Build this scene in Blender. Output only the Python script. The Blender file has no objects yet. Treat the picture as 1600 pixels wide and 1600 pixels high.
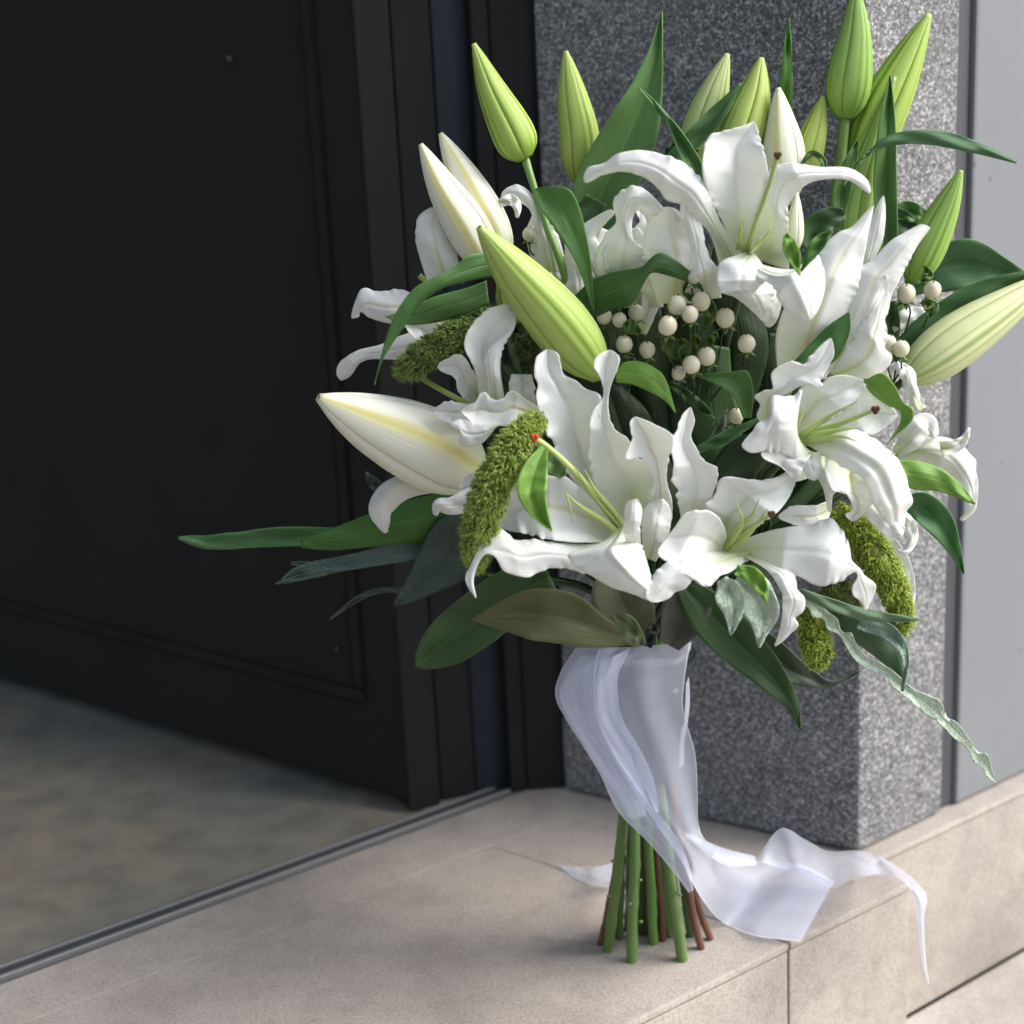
import bpy, math, random
import numpy as np
from mathutils import Vector, Matrix
random.seed(7); RNG = np.random.default_rng(7)
SC = bpy.context.scene
COL = SC.collection

# ------------------------------------------------------------------ camera
FPX = 2300.0                       # focal length in pixels of a 1600 px frame
PITCH = math.radians(14.0); ROLL = math.radians(2.9)
F0 = 0.90                          # horizontal distance camera -> bouquet stems
fw = np.array([0, math.cos(PITCH), -math.sin(PITCH)])
up0 = np.array([0, math.sin(PITCH), math.cos(PITCH)])
rt0 = np.array([1.0, 0, 0])
rt = math.cos(ROLL)*rt0 - math.sin(ROLL)*up0
up = math.sin(ROLL)*rt0 + math.cos(ROLL)*up0
def ray(x, y):
    x = np.asarray(x, float); y = np.asarray(y, float)
    return rt*((x-800)/FPX)[..., None] + up*((800-y)/FPX)[..., None] + fw
_r = ray(1005, 1490); H = float(-_r[2]/_r[1]*F0)
CAM = np.array([0, 0, H])
def P(x, y, d=0):                  # point seen at (x,y), d centimetres in front of the stems
    r = ray(x, y); t = (F0-np.asarray(d, float)/100.0)/r[..., 1]
    return CAM + r*t[..., None]
def G(x, y, z=0.0):                # point on a level plane
    r = ray(x, y); t = (z-H)/r[2]; return CAM + r*t
def V(x, y, A, B):                 # point on the upright plane through A and B
    n = np.array([-(B[1]-A[1]), B[0]-A[0], 0.0]); r = ray(x, y)
    return CAM + r*(np.dot(n, np.asarray(A)-CAM)/np.dot(n, r))
cd = bpy.data.cameras.new('camera'); cam = bpy.data.objects.new('camera', cd); COL.objects.link(cam)
cam.matrix_world = Matrix([[rt[0], up[0], -fw[0], 0], [rt[1], up[1], -fw[1], 0], [rt[2], up[2], -fw[2], H], [0, 0, 0, 1]])
cd.sensor_width = 36; cd.lens = FPX/1600*36; cd.clip_start = .02; cd.clip_end = 300
cd.dof.use_dof = True; cd.dof.focus_distance = 0.865; cd.dof.aperture_fstop = (cd.lens/1000)/0.0088
SC.camera = cam

# ------------------------------------------------------------------ light
SUN_EL, SUN_AZ = 42, 75            # azimuth measured from +Y (view direction) towards +X
az = math.radians(SUN_AZ+22); el = math.radians(SUN_EL)
w = bpy.data.worlds.new('World'); SC.world = w; w.use_nodes = True
nt = w.node_tree; bg = nt.nodes['Background']
sky = nt.nodes.new('ShaderNodeTexSky'); sky.sky_type = 'NISHITA'; sky.sun_disc = False
sky.sun_elevation = el; sky.sun_rotation = az; sky.dust_density = 2.6; sky.air_density = 1.2
nt.links.new(sky.outputs[0], bg.inputs[0]); bg.inputs[1].default_value = 0.145
sl = bpy.data.lights.new('sun', 'SUN'); sl.energy = 2.05; sl.angle = math.radians(42); sl.color = (1, .985, .965)
so = bpy.data.objects.new('sun', sl); COL.objects.link(so)
sdir = Vector((math.sin(az)*math.cos(el), math.cos(az)*math.cos(el), math.sin(el)))
so.rotation_euler = sdir.to_track_quat('Z', 'Y').to_euler(); so.location = (2, -1, 3)
SC.view_settings.view_transform = 'Standard'; SC.view_settings.look = 'None'
SC.view_settings.gamma = 1; SC.view_settings.use_curve_mapping = False
SC.view_settings.exposure = 1.0

# ------------------------------------------------------------------ node helpers
class NT:
    def __init__(s, name):
        s.m = bpy.data.materials.new(name); s.m.use_nodes = True; s.t = s.m.node_tree
        s.b = s.t.nodes['Principled BSDF']; s.out = s.t.nodes['Material Output']
    def n(s, typ, **k):
        o = s.t.nodes.new(typ)
        for a, v in k.items():
            if a.startswith('i_'):
                key = a[2:]; key = int(key) if key.isdigit() else key.replace('_', ' ')
                s.put(o.inputs[key], v)
            else: setattr(o, a, v)
        return o
    def put(s, sock, v):
        if isinstance(v, bpy.types.NodeSocket): s.t.links.new(v, sock)
        else: sock.default_value = v
    def math(s, op, a, b=0.0, c=None, clamp=False):
        o = s.n('ShaderNodeMath', operation=op, use_clamp=clamp); s.put(o.inputs[0], a); s.put(o.inputs[1], b)
        if c is not None: s.put(o.inputs[2], c)
        return o.outputs[0]
    def mix(s, f, a, b):
        o = s.n('ShaderNodeMix', data_type='RGBA'); s.put(o.inputs[0], f); s.put(o.inputs[6], a); s.put(o.inputs[7], b); return o.outputs[2]
    def mul(s, a, b, f=1.0):
        o = s.n('ShaderNodeMix', data_type='RGBA', blend_type='MULTIPLY'); s.put(o.inputs[0], f); s.put(o.inputs[6], a); s.put(o.inputs[7], b); return o.outputs[2]
    def ramp(s, f, stops, interp='LINEAR'):
        o = s.n('ShaderNodeValToRGB'); s.put(o.inputs[0], f); o.color_ramp.interpolation = interp
        while len(o.color_ramp.elements) < len(stops): o.color_ramp.elements.new(.5)
        for e, (p, c) in zip(o.color_ramp.elements, stops):
            e.position = p; e.color = (c[0], c[1], c[2], 1) if hasattr(c, '__len__') else (c, c, c, 1)
        return o.outputs[0]
    def noise(s, scale, detail=3, rough=.5, vec=None):
        o = s.n('ShaderNodeTexNoise', i_Scale=scale, i_Detail=detail, i_Roughness=rough)
        if vec is not None: s.put(o.inputs['Vector'], vec)
        return o.outputs[0]
    def geo(s): return s.n('ShaderNodeNewGeometry').outputs['Position']
    def uv(s):
        o = s.n('ShaderNodeUVMap'); o.uv_map = 'UVMap'; x = s.n('ShaderNodeSeparateXYZ'); s.put(x.inputs[0], o.outputs[0]); return o.outputs[0], x.outputs[0], x.outputs[1]
    def objcol(s):
        o = s.n('ShaderNodeObjectInfo'); return o.outputs['Color'], o.outputs['Alpha'], o.outputs['Random']
    def bump(s, h, strength=.3, dist=.001, bsdf=None):
        o = s.n('ShaderNodeBump', i_Strength=strength, i_Distance=dist, i_Height=h); s.t.links.new(o.outputs[0], (bsdf or s.b).inputs['Normal']); return o.outputs[0]
    def stretch(s, vec, sc):
        o = s.n('ShaderNodeMapping'); s.put(o.inputs[0], vec); o.inputs['Scale'].default_value = sc; return o.outputs[0]
    def translucent(s, col, f):
        tr = s.n('ShaderNodeBsdfTranslucent', i_Color=col); mx = s.n('ShaderNodeMixShader', i_0=f)
        s.t.links.new(s.b.outputs[0], mx.inputs[1]); s.t.links.new(tr.outputs[0], mx.inputs[2]); s.t.links.new(mx.outputs[0], s.out.inputs[0])
        return mx

def m_petal():
    s = NT('petal_white'); uv, u, v = s.uv(); oc, oa, orr = s.objcol()
    a = s.math('ABSOLUTE', s.math('SUBTRACT', u, .5))
    rib = s.math('SUBTRACT', 1, s.math('MULTIPLY', a, 11), clamp=True)            # 1 on the midrib
    rib = s.math('MULTIPLY', s.math('POWER', rib, 1.4), s.math('SUBTRACT', 1.15, v, clamp=True))
    base = s.math('SUBTRACT', 1, s.math('MULTIPLY', v, 2.9), clamp=True)
    base = s.math('MULTIPLY', base, s.math('SUBTRACT', 1, s.math('MULTIPLY', a, 1.6), clamp=True))
    vein = s.noise(1, 2, .5, s.stretch(uv, (46, 1.6, 1)))
    c = s.mix(s.math('MULTIPLY', vein, .12), (.93, .935, .935, 1), (.78, .82, .80, 1))
    c = s.mix(s.math('MULTIPLY', base, .85), c, (.52, .62, .25, 1))
    c = s.mix(s.math('MULTIPLY', rib, s.math('MULTIPLY', oa, .85)), c, oc)
    sp = s.noise(1500, 1, .5, s.geo()); sp = s.math('GREATER_THAN', sp, .80)
    c = s.mix(s.math('MULTIPLY', sp, .5), c, (.4, .36, .24, 1))
    s.put(s.b.inputs['Base Color'], c); s.b.inputs['Roughness'].default_value = .48
    s.b.inputs['Specular IOR Level'].default_value = .3
    h = s.math('ADD', s.math('MULTIPLY', vein, .7), s.math('MULTIPLY', rib, -.8))
    h = s.math('ADD', h, s.math('MULTIPLY', s.noise(110, 2, .5, s.geo()), .35))
    s.bump(h, .6, .001)
    s.translucent(s.mul(c, (.97, 1, .90, 1)), .33); return s.m
def m_bud():
    s = NT('bud_skin'); uv, u, v = s.uv(); oc, oa, orr = s.objcol()
    # u runs 0..1 over one tepal, v from base to tip
    a = s.math('ABSOLUTE', s.math('SUBTRACT', u, .5))
    rib = s.math('SUBTRACT', 1, s.math('MULTIPLY', a, 14), clamp=True)
    band = s.math('SUBTRACT', 1, s.math('MULTIPLY', a, 4.2), clamp=True)
    st = s.noise(1, 3, .6, s.stretch(uv, (30, 1.3, 1)))
    pale = s.mul(s.mix(.45, oc, (.80, .84, .66, 1)), (1, 1, 1, 1))
    c = s.mix(s.math('MULTIPLY', st, .42), oc, pale)
    fl = s.math('SUBTRACT', 1, s.math('MULTIPLY', s.math('ABSOLUTE', s.math('SUBTRACT', a, .17)), 30), clamp=True)
    isg = s.math('GREATER_THAN', oa, .77); c = s.mix(s.math('MULTIPLY', fl, s.math('MULTIPLY', isg, .6)), c, s.mul(oc, (.45, .6, .32, 1)))
    c = s.mix(s.math('MULTIPLY', band, .35), c, s.mul(oc, (.95, 1.0, .55, 1)))
    dark = s.mix(s.math('GREATER_THAN', oa, .77), s.mul(oc, (.86, .82, .34, 1)), s.mul(oc, (.28, .42, .20, 1)))
    c = s.mix(s.math('MULTIPLY', rib, s.math('MULTIPLY', oa, .9)), c, dark)
    yb = s.math('MULTIPLY', s.math('SUBTRACT', 1, s.math('MULTIPLY', a, 7), clamp=True), s.math('SUBTRACT', 1, isg)); c = s.mix(s.math('MULTIPLY', yb, .85), c, (.74, .66, .22, 1))
    tipf = s.math('MULTIPLY', s.math('SUBTRACT', v, .93), 12, clamp=True)
    c = s.mix(s.math('MULTIPLY', tipf, .6), c, (.50, .52, .22, 1))
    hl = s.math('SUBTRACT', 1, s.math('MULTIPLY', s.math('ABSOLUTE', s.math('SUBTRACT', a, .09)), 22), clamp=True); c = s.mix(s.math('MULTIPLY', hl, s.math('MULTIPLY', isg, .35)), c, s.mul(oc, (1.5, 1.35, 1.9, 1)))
    bf = s.math('SUBTRACT', 1, s.math('MULTIPLY', v, 5), clamp=True)
    c = s.mix(s.math('MULTIPLY', bf, .55), c, s.mul(oc, (.62, .82, .45, 1)))
    s.put(s.b.inputs['Base Color'], c); s.b.inputs['Roughness'].default_value = .42
    s.b.inputs['Specular IOR Level'].default_value = .35
    s.bump(s.math('ADD', st, s.math('MULTIPLY', s.noise(300, 2, .5, s.geo()), .3)), .35, .0009)
    s.translucent(c, .12); return s.m
def m_leaf():
    s = NT('leaf_green'); uv, u, v = s.uv(); oc, oa, orr = s.objcol()
    a = s.math('ABSOLUTE', s.math('SUBTRACT', u, .5))
    rib = s.math('SUBTRACT', 1, s.math('MULTIPLY', a, 26), clamp=True)
    st = s.noise(1, 2, .5, s.stretch(uv, (34, .9, 1)))
    blot = s.noise(70, 3, .6, s.geo())
    oc = s.mul(oc, (1.32, 1.25, 1.2, 1)); c = s.mix(s.math('MULTIPLY', st, .55), oc, s.mul(oc, (.62, .66, .62, 1)))
    c = s.mix(s.math('MULTIPLY', blot, .4), c, s.mul(oc, (1.5, 1.35, 1.1, 1)))
    c = s.mix(s.math('MULTIPLY', rib, .5), c, s.mul(oc, (1.9, 1.7, 1.5, 1)))
    spt = s.math('GREATER_THAN', s.noise(330, 2, .5, s.geo()), .70); c = s.mix(s.math('MULTIPLY', spt, .45), c, (.16, .15, .05, 1))
    edge = s.math('MULTIPLY', s.math('SUBTRACT', a, .46), 25, clamp=True)
    c = s.mix(s.math('MULTIPLY', edge, .5), c, s.mul(oc, (2.0, 1.8, 1.8, 1)))
    s.put(s.b.inputs['Base Color'], c); s.b.inputs['Roughness'].default_value = .40
    s.b.inputs['Specular IOR Level'].default_value = .38
    s.bump(s.math('ADD', s.math('MULTIPLY', st, 1.0), s.math('MULTIPLY', rib, -.6)), .45, .0012)
    s.translucent(s.mul(c, (1.6, 1.7, .7, 1)), .22); return s.m
def m_silver():
    s = NT('silver_leaf'); uv, u, v = s.uv(); oc, oa, orr = s.objcol()
    vo = s.n('ShaderNodeTexVoronoi', feature='DISTANCE_TO_EDGE', i_Scale=230.0); s.put(vo.inputs['Vector'], s.geo())
    net = s.math('SUBTRACT', 1, s.math('MULTIPLY', vo.outputs[0], 9), clamp=True)
    no = s.noise(500, 3, .6, s.geo())
    c = s.mix(s.math('MULTIPLY', net, .3), oc, s.mul(oc, (1.4, 1.3, 1.3, 1)))
    c = s.mix(s.math('MULTIPLY', no, .6), c, s.mul(oc, (.62, .68, .62, 1)))
    s.put(s.b.inputs['Base Color'], c); s.b.inputs['Roughness'].default_value = .8; s.b.inputs['Specular IOR Level'].default_value = .2
    s.bump(s.math('ADD', net, no), .6, .0012); s.translucent(c, .1); return s.m
def m_simple(name, col, rough=.5, var=.3, scale=200, bump=.2, spec=.4, dist=.001, metal=0, stretch=None):
    s = NT(name); g = s.geo()
    if stretch: g = s.stretch(g, stretch)
    no = s.noise(scale, 4, .6, g)
    c = s.mix(s.math('MULTIPLY', no, var*2), (*col, 1), (col[0]*.5, col[1]*.5, col[2]*.5, 1))
    s.put(s.b.inputs['Base Color'], c); s.b.inputs['Roughness'].default_value = rough; s.b.inputs['Metallic'].default_value = metal
    s.b.inputs['Specular IOR Level'].default_value = spec
    if bump: s.bump(no, bump, dist)
    return s.m
def m_stem():
    s = NT('stem_green'); oc, oa, orr = s.objcol(); g = s.geo()
    no = s.noise(170, 4, .7, s.stretch(g, (1, 1, .14))); n2 = s.noise(900, 2, .5, g)
    c = s.mix(s.math('MULTIPLY', no, .7), oc, s.mul(oc, (.45, .5, .4, 1)))
    c = s.mix(s.math('MULTIPLY', n2, .35), c, s.mul(oc, (1.6, 1.4, 1.3, 1)))
    s.put(s.b.inputs['Base Color'], c); s.b.inputs['Roughness'].default_value = .45; s.bump(no, .3, .001); return s.m
def m_millet():
    s = NT('millet'); g = s.geo(); oc, oa, orr = s.objcol()
    no = s.noise(420, 2, .5, g); n2 = s.noise(90, 2, .5, g)
    c = s.mix(s.ramp(no, [(.35, 0.), (.65, 1.)]), s.mul(oc, (.55, .6, .45, 1)), s.mul(oc, (1.6, 1.5, 1.7, 1)))
    c = s.mix(s.math('MULTIPLY', n2, .4), c, s.mul(oc, (1.3, 1.1, .6, 1)))
    s.put(s.b.inputs['Base Color'], c); s.b.inputs['Roughness'].default_value = .7; s.translucent(c, .3); return s.m
def m_granite(name='granite', dark=(.028, .029, .033), mid=(.125, .128, .136), light=(.52, .52, .52), low=None):
    s = NT(name); g = s.geo()
    v1 = s.n('ShaderNodeTexVoronoi', i_Scale=950.0); s.put(v1.inputs['Vector'], g)
    sx = s.n('ShaderNodeSeparateColor'); s.put(sx.inputs[0], v1.outputs['Color'])
    v2 = s.n('ShaderNodeTexVoronoi', i_Scale=520.0); s.put(v2.inputs['Vector'], g)
    sy = s.n('ShaderNodeSeparateColor'); s.put(sy.inputs[0], v2.outputs['Color'])
    f = s.math('ADD', s.math('MULTIPLY', sx.outputs[0], .42), s.math('MULTIPLY', sy.outputs[1], .26)); f = s.math('ADD', f, s.math('MULTIPLY', s.noise(1300, 3, .6, g), .32))
    c = s.ramp(f, [(.22, dark), (.38, mid), (.56, mid), (.74, light)])
    blot = s.noise(9, 4, .6, g)
    c = s.mul(c, s.ramp(blot, [(.3, (.82, .82, .84)), (.7, (1.12, 1.10, 1.06))]))
    s.put(s.b.inputs['Base Color'], c); s.b.inputs['Roughness'].default_value = .62
    s.b.inputs['Specular IOR Level'].default_value = .35
    s.bump(s.math('ADD', f, s.noise(60, 4, .6, g)), .55, .0012); return s.m
def m_stone(name, col, rough=.75, bscale=1.0):
    s = NT(name); g = s.geo()
    n1 = s.noise(7, 5, .6, g); n2 = s.noise(420, 3, .6, g); n3 = s.noise(45, 5, .65, g)
    dk = tuple(k*.78 for k in col); lt = tuple(min(1, k*1.14) for k in col)
    c = s.ramp(n1, [(.3, dk), (.5, col), (.72, lt)])
    c = s.mul(c, s.ramp(n2, [(.3, (.76, .75, .74)), (.55, (1, 1, 1)), (.75, (1.12, 1.11, 1.1))]))
    c = s.mul(c, s.ramp(n3, [(.32, (.80, .79, .78)), (.5, (1, 1, 1))]), .6)
    c = s.mul(c, s.ramp(s.noise(3.2, 6, .7, g), [(.36, (.72, .71, .70)), (.52, (1, 1, 1))]), .7)
    sp = s.ramp(s.noise(900, 2, .5, g), [(.26, (.45, .42, .40)), (.34, (1, 1, 1))]); c = s.mul(c, sp, .8)
    s.put(s.b.inputs['Base Color'], c); s.b.inputs['Roughness'].default_value = rough; s.b.inputs['Specular IOR Level'].default_value = .3
    s.bump(s.math('ADD', n2, s.math('MULTIPLY', n3, .8)), .4*bscale, .0012); return s.m
def m_floor():
    s = NT('hall_floor'); g = s.geo()
    n1 = s.noise(26, 4, .6, g); n2 = s.noise(6, 3, .5, g)
    c = s.ramp(n1, [(.3, (.14, .142, .12)), (.46, (.185, .18, .155)), (.62, (.22, .212, .175))])
    c = s.mul(c, s.ramp(n2, [(.35, (.86, .9, .92)), (.65, (1.15, 1.03, .95))]))
    s.put(s.b.inputs['Base Color'], c); s.b.inputs['Roughness'].default_value = .6; s.b.inputs['Specular IOR Level'].default_value = .25; s.bump(n1, .2, .002); return s.m
def m_ribbon():
    s = NT('organza'); uv, u, v = s.uv()
    a = s.math('ABSOLUTE', s.math('SUBTRACT', u, .5))
    hem = s.math('MULTIPLY', s.math('SUBTRACT', a, .482), 120, clamp=True)
    s.b.inputs['Roughness'].default_value = .45
    c = s.mix(hem, (.81, .85, 1.0, 1), (.95, .96, 1, 1)); s.put(s.b.inputs['Base Color'], c)
    s.b.inputs['Sheen Weight'].default_value = .4; s.b.inputs['Specular IOR Level'].default_value = .4
    wv = s.noise(1, 3, .55, s.stretch(uv, (3.5, 2.2, 1)))
    fl = s.noise(1, 1, .5, s.stretch(uv, (260, 6, 1)))
    s.bump(s.math('ADD', wv, s.math('MULTIPLY', fl, .03)), .3, .002)
    tl = s.translucent(c, .42)
    tp = s.n('ShaderNodeBsdfTransparent'); tp.inputs[0].default_value = (.90, .93, 1, 1)
    f = s.math('ADD', .42, s.math('MULTIPLY', hem, .25)); f = s.math('ADD', f, s.math('MULTIPLY', wv, .18), clamp=True)
    mx = s.n('ShaderNodeMixShader', i_0=f); s.t.links.new(tp.outputs[0], mx.inputs[1]); s.t.links.new(tl.outputs[0], mx.inputs[2])
    s.t.links.new(mx.outputs[0], s.out.inputs[0]); return s.m
def m_door(name, col, rough=.5):
    s = NT(name); g = s.geo(); no = s.noise(12, 5, .6, g); n2 = s.noise(300, 3, .6, g)
    c = s.mix(s.math('MULTIPLY', no, .5), (*col, 1), (col[0]*.6, col[1]*.62, col[2]*.65, 1))
    s.put(s.b.inputs['Base Color'], c); s.put(s.b.inputs['Roughness'], s.math('ADD', rough-.05, s.math('MULTIPLY', no, .2)))
    s.b.inputs['Specular IOR Level'].default_value = .22
    s.bump(n2, .1, .0005); return s.m
def m_wall():
    s = NT('grey_paint'); g = s.geo(); no = s.noise(5, 5, .6, g)
    c = s.mix(no, (.175, .186, .20, 1), (.212, .222, .233, 1))
    v1 = s.n('ShaderNodeTexVoronoi', i_Scale=30.0); s.put(v1.inputs['Vector'], s.stretch(g, (1, 1, .8)))
    pits = s.math('LESS_THAN', v1.outputs['Distance'], .06)
    c = s.mix(s.math('MULTIPLY', pits, .6), c, (.10, .10, .11, 1))
    s.put(s.b.inputs['Base Color'], c); s.b.inputs['Roughness'].default_value = .7; s.b.inputs['Specular IOR Level'].default_value = .2
    s.bump(s.math('ADD', s.noise(35, 4, .6, g), s.math('MULTIPLY', pits, -1)), .2, .001); return s.m

M = dict(petal=m_petal(), bud=m_bud(), leaf=m_leaf(), silver=m_silver(), stem=m_stem(), millet=m_millet(),
    granite=m_granite(), tan=m_stone('tan_stone', (.40, .358, .318)), pave=m_stone('pavement_stone', (.46, .42, .38)),
    floor=m_floor(), ribbon=m_ribbon(), wall=m_wall(),
    door=m_door('door_black', (.0185, .0170, .0150), .75), jamb=m_door('jamb_black', (.015, .0145, .015), .7), blue=m_door('jamb_blue', (.013, .021, .031), .5),
    grout=m_simple('grout', (.10, .085, .075), .9), seal=m_simple('sealant', (.055, .057, .065), .6, .2, 60),
    rail=m_simple('rail_metal', (.30, .31, .32), .4, .15, 30, .1, metal=.6), rub=m_simple('rail_rubber', (.06, .062, .065), .6),
    plaster=m_simple('plaster', (.10, .10, .10), .9, .2, 8),
    berry=m_simple('berry_cream', (.66, .62, .46), .33, .12, 160, .1), dot=m_simple('berry_tip', (.03, .02, .012), .6),
    twig=m_simple('twig_dark', (.035, .06, .02), .6), calyx=m_simple('calyx_green', (.10, .17, .04), .5), anth=m_simple('anther', (.10, .028, .02), .8, .4, 900, .6),
    anth2=m_simple('anther_orange', (.50, .085, .02), .8, .4, 900, .6), fil=m_simple('filament_green', (.46, .58, .20), .4, .15, 120, .1),
    cut=m_simple('cut_end', (.33, .40, .20), .8), band=m_simple('florist_tape', (.02, .03, .035), .5))

# ------------------------------------------------------------------ object helpers
def origin(o):
    v = np.zeros(3)
    while o is not None: v = v + np.array(o.location); o = o.parent
    return v
def obj(name, vs, fs, mat, parent=None, uvs=None, color=None, smooth=True, label=None, loc=None, solid=0, kind=None):
    vs = np.asarray(vs, float).reshape(-1, 3)
    if loc is None: loc = vs.mean(0) if parent is not None else vs.mean(0)*0
    me = bpy.data.meshes.new(name)
    po = origin(parent) if parent is not None else np.zeros(3)
    me.from_pydata([tuple(v) for v in (vs-loc)], [], fs)
    if uvs is not None:
        l = me.uv_layers.new(name='UVMap'); li = np.zeros(len(me.loops), int); me.loops.foreach_get('vertex_index', li)
        l.data.foreach_set('uv', np.asarray(uvs, float)[li].ravel())
    if smooth: me.polygons.foreach_set('use_smooth', [True]*len(me.polygons))
    me.materials.append(mat); me.update()
    o = bpy.data.objects.new(name, me); COL.objects.link(o); o.parent = parent; o.location = loc-po
    if color is not None: o.color = (*color[:3], color[3] if len(color) > 3 else 1.0)
    if label: o['label'] = label
    if kind: o['kind'] = kind
    if solid:
        md = o.modifiers.new('thickness', 'SOLIDIFY'); md.thickness = solid; md.offset = 0
    return o
def empty(name, loc, parent=None, label=None, cat=None, group=None):
    o = bpy.data.objects.new(name, None); COL.objects.link(o); o.parent = parent; o.empty_display_size = .02
    o.location = np.asarray(loc)-(origin(parent) if parent is not None else 0)
    if label: o['label'] = label
    if cat: o['category'] = cat
    if group: o['group'] = group
    return o
def cr(pts, n):                                                    # Catmull-Rom through the rows of pts
    p = np.asarray(pts, float); k = len(p)
    if k == 2: return p[0]+(p[1]-p[0])*np.linspace(0, 1, n)[:, None]
    q = np.vstack([2*p[0]-p[1], p, 2*p[-1]-p[-2]])
    t = np.linspace(0, k-1-1e-9, n); i = t.astype(int); f = (t-i)[:, None]
    a, b, c, d = q[i], q[i+1], q[i+2], q[i+3]
    return .5*((2*b)+(c-a)*f+(2*a-5*b+4*c-d)*f**2+(3*b-a-3*c+d)*f**3)
def gridfaces(n, m, close=False):
    fs = []
    for i in range(n-1):
        for j in range(m if close else m-1):
            a = i*m+j; b = i*m+(j+1) % m; fs.append((a, b, b+m, a+m))
    return fs
def tube(pts, rad, sides=8, cap=True):
    pts = np.asarray(pts, float); n = len(pts); rad = np.interp(np.linspace(0, 1, n), np.linspace(0, 1, len(rad)), rad)
    T = np.gradient(pts, axis=0); T /= np.linalg.norm(T, axis=1)[:, None]+1e-12
    ref = np.array([.31, -.9, .3]); vs = []
    for i in range(n):
        a = np.cross(T[i], ref); a /= np.linalg.norm(a); b = np.cross(T[i], a)
        th = np.linspace(0, 2*math.pi, sides, endpoint=False)
        vs.append(pts[i]+rad[i]*(np.cos(th)[:, None]*a+np.sin(th)[:, None]*b))
    fs = gridfaces(n, sides, True)
    if cap:
        m_ = n*sides; vs += [vs[0].copy(), vs[-1].copy()]; fs += [tuple(m_+k for k in range(sides))[::-1], tuple(m_+sides+k for k in range(sides))]
    return np.vstack(vs), fs
def ell(c, r, n=10, m=8, squash=(1, 1, 1)):
    vs = []; fs = []
    for i in range(m+1):
        ph = math.pi*i/m
        for j in range(n):
            th = 2*math.pi*j/n; vs.append((c[0]+r*squash[0]*math.sin(ph)*math.cos(th), c[1]+r*squash[1]*math.sin(ph)*math.sin(th), c[2]+r*squash[2]*math.cos(ph)))
    return np.array(vs), gridfaces(m+1, n, True)

def petal(parent, st, D, prof=(-4, 0, -.6), cup=.5, tilt=0.0, ruf=1.0, rib=(.62, .66, .30, .35), name='petal', N=60, W=19, solid=.0005, mat='petal', freq=1.0, label=None, groove=.12, pk=1.3):
    """st rows: x, y, half width left, half width right [, extra depth]; travelling from throat to tip"""
    A = np.array([list(r)+[0]*(5-len(r)) for r in st], float); A = cr(A, N); A[:, 2:4] = np.maximum(A[:, 2:4], .6)
    T = np.gradient(A[:, :2], axis=0); k = np.ones(5)/5
    for c in (0, 1): T[:, c] = np.convolve(np.pad(T[:, c], 2, mode='edge'), k, 'valid')
    T /= np.linalg.norm(T, axis=1)[:, None]+1e-9
    L = np.stack([T[:, 1], -T[:, 0]], 1); t = np.linspace(0, 1, N); s = np.linspace(-1, 1, W)
    pr = np.interp(t, [0, .12, .3, .55, .8, 1], [prof[0], prof[0]*.62+prof[1]*.38, prof[0]*.2+prof[1]*.8, prof[1], prof[1]*.7+prof[2]*.3, prof[2]])
    ph = RNG.uniform(0, 6.28, 12); seglen = np.linalg.norm(np.diff(A[:, :2], axis=0), axis=1).sum()/260*freq
    def wav(side):
        o = 6*side
        a = 1.1*np.sin(t*seglen*17+ph[o]+1.5*np.sin(t*7+ph[o+1]))+.6*np.sin(t*seglen*36+ph[o+2]+np.sin(t*11+ph[o]))+.2*np.sin(t*seglen*71+ph[o+3])
        b = 1.0*np.sin(t*seglen*15+ph[o+4]+1.4*np.sin(t*9+ph[o+5]))+.55*np.sin(t*seglen*33+ph[o+1]+np.sin(t*13+ph[o+2]))+.2*np.sin(t*seglen*73+ph[o+3])
        return a, b
    env = np.clip(t*3.4-.35, 0, 1)*np.clip((1-t)*7, .25, 1)
    mod = [np.clip(.62+.75*np.sin(t*(5+3*RNG.random())+RNG.uniform(0, 6.28)), .06, 1.35) for _ in (0, 1)]
    X = np.zeros((N, W)); Y = np.zeros((N, W)); Z = np.zeros((N, W)); U = np.zeros((N, W, 2))
    wa = [wav(0), wav(1)]
    for j, sj in enumerate(s):
        side = 0 if sj < 0 else 1; w_ = A[:, 2] if sj < 0 else A[:, 3]; sa, sb = wa[side]
        e = abs(sj)**2.6*env*ruf*mod[side]*np.clip((A[:, 2]+A[:, 3])/60, .2, 1); off = w_*abs(sj)+e*3.6*sb*np.clip(w_/20, .25, 1.1)
        sg = -1 if sj > 0 else 1
        X[:, j] = A[:, 0]+L[:, 0]*sg*off; Y[:, j] = A[:, 1]+L[:, 1]*sg*off
        Z[:, j] = D+pr+A[:, 4]+cup*(abs(sj)**pk)*(A[:, 2]+A[:, 3])/60+tilt*sj+e*.30*sa*np.clip(w_/20, .25, 1.1)
        Z[:, j] -= groove*math.exp(-(sj/.13)**2)*np.clip(w_/25, 0, 1)
        Z[:, j] += .10*np.sin(t*9+ph[3]+sj*2.1)+.07*np.sin(t*17+ph[5]-sj*3)
        U[:, j, 0] = (sj+1)/2; U[:, j, 1] = t
    vs = P(X, Y, Z).reshape(-1, 3)
    return obj(name, vs, gridfaces(N, W), M[mat], parent, U.reshape(-1, 2), rib, solid=solid, label=label)
def resamp(p, n):
    p = cr(p, 160); d = np.r_[0, np.cumsum(np.linalg.norm(np.diff(p, axis=0), axis=1))]; q = np.linspace(0, d[-1], n)
    return np.stack([np.interp(q, d, p[:, k]) for k in range(p.shape[1])], 1)
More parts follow.
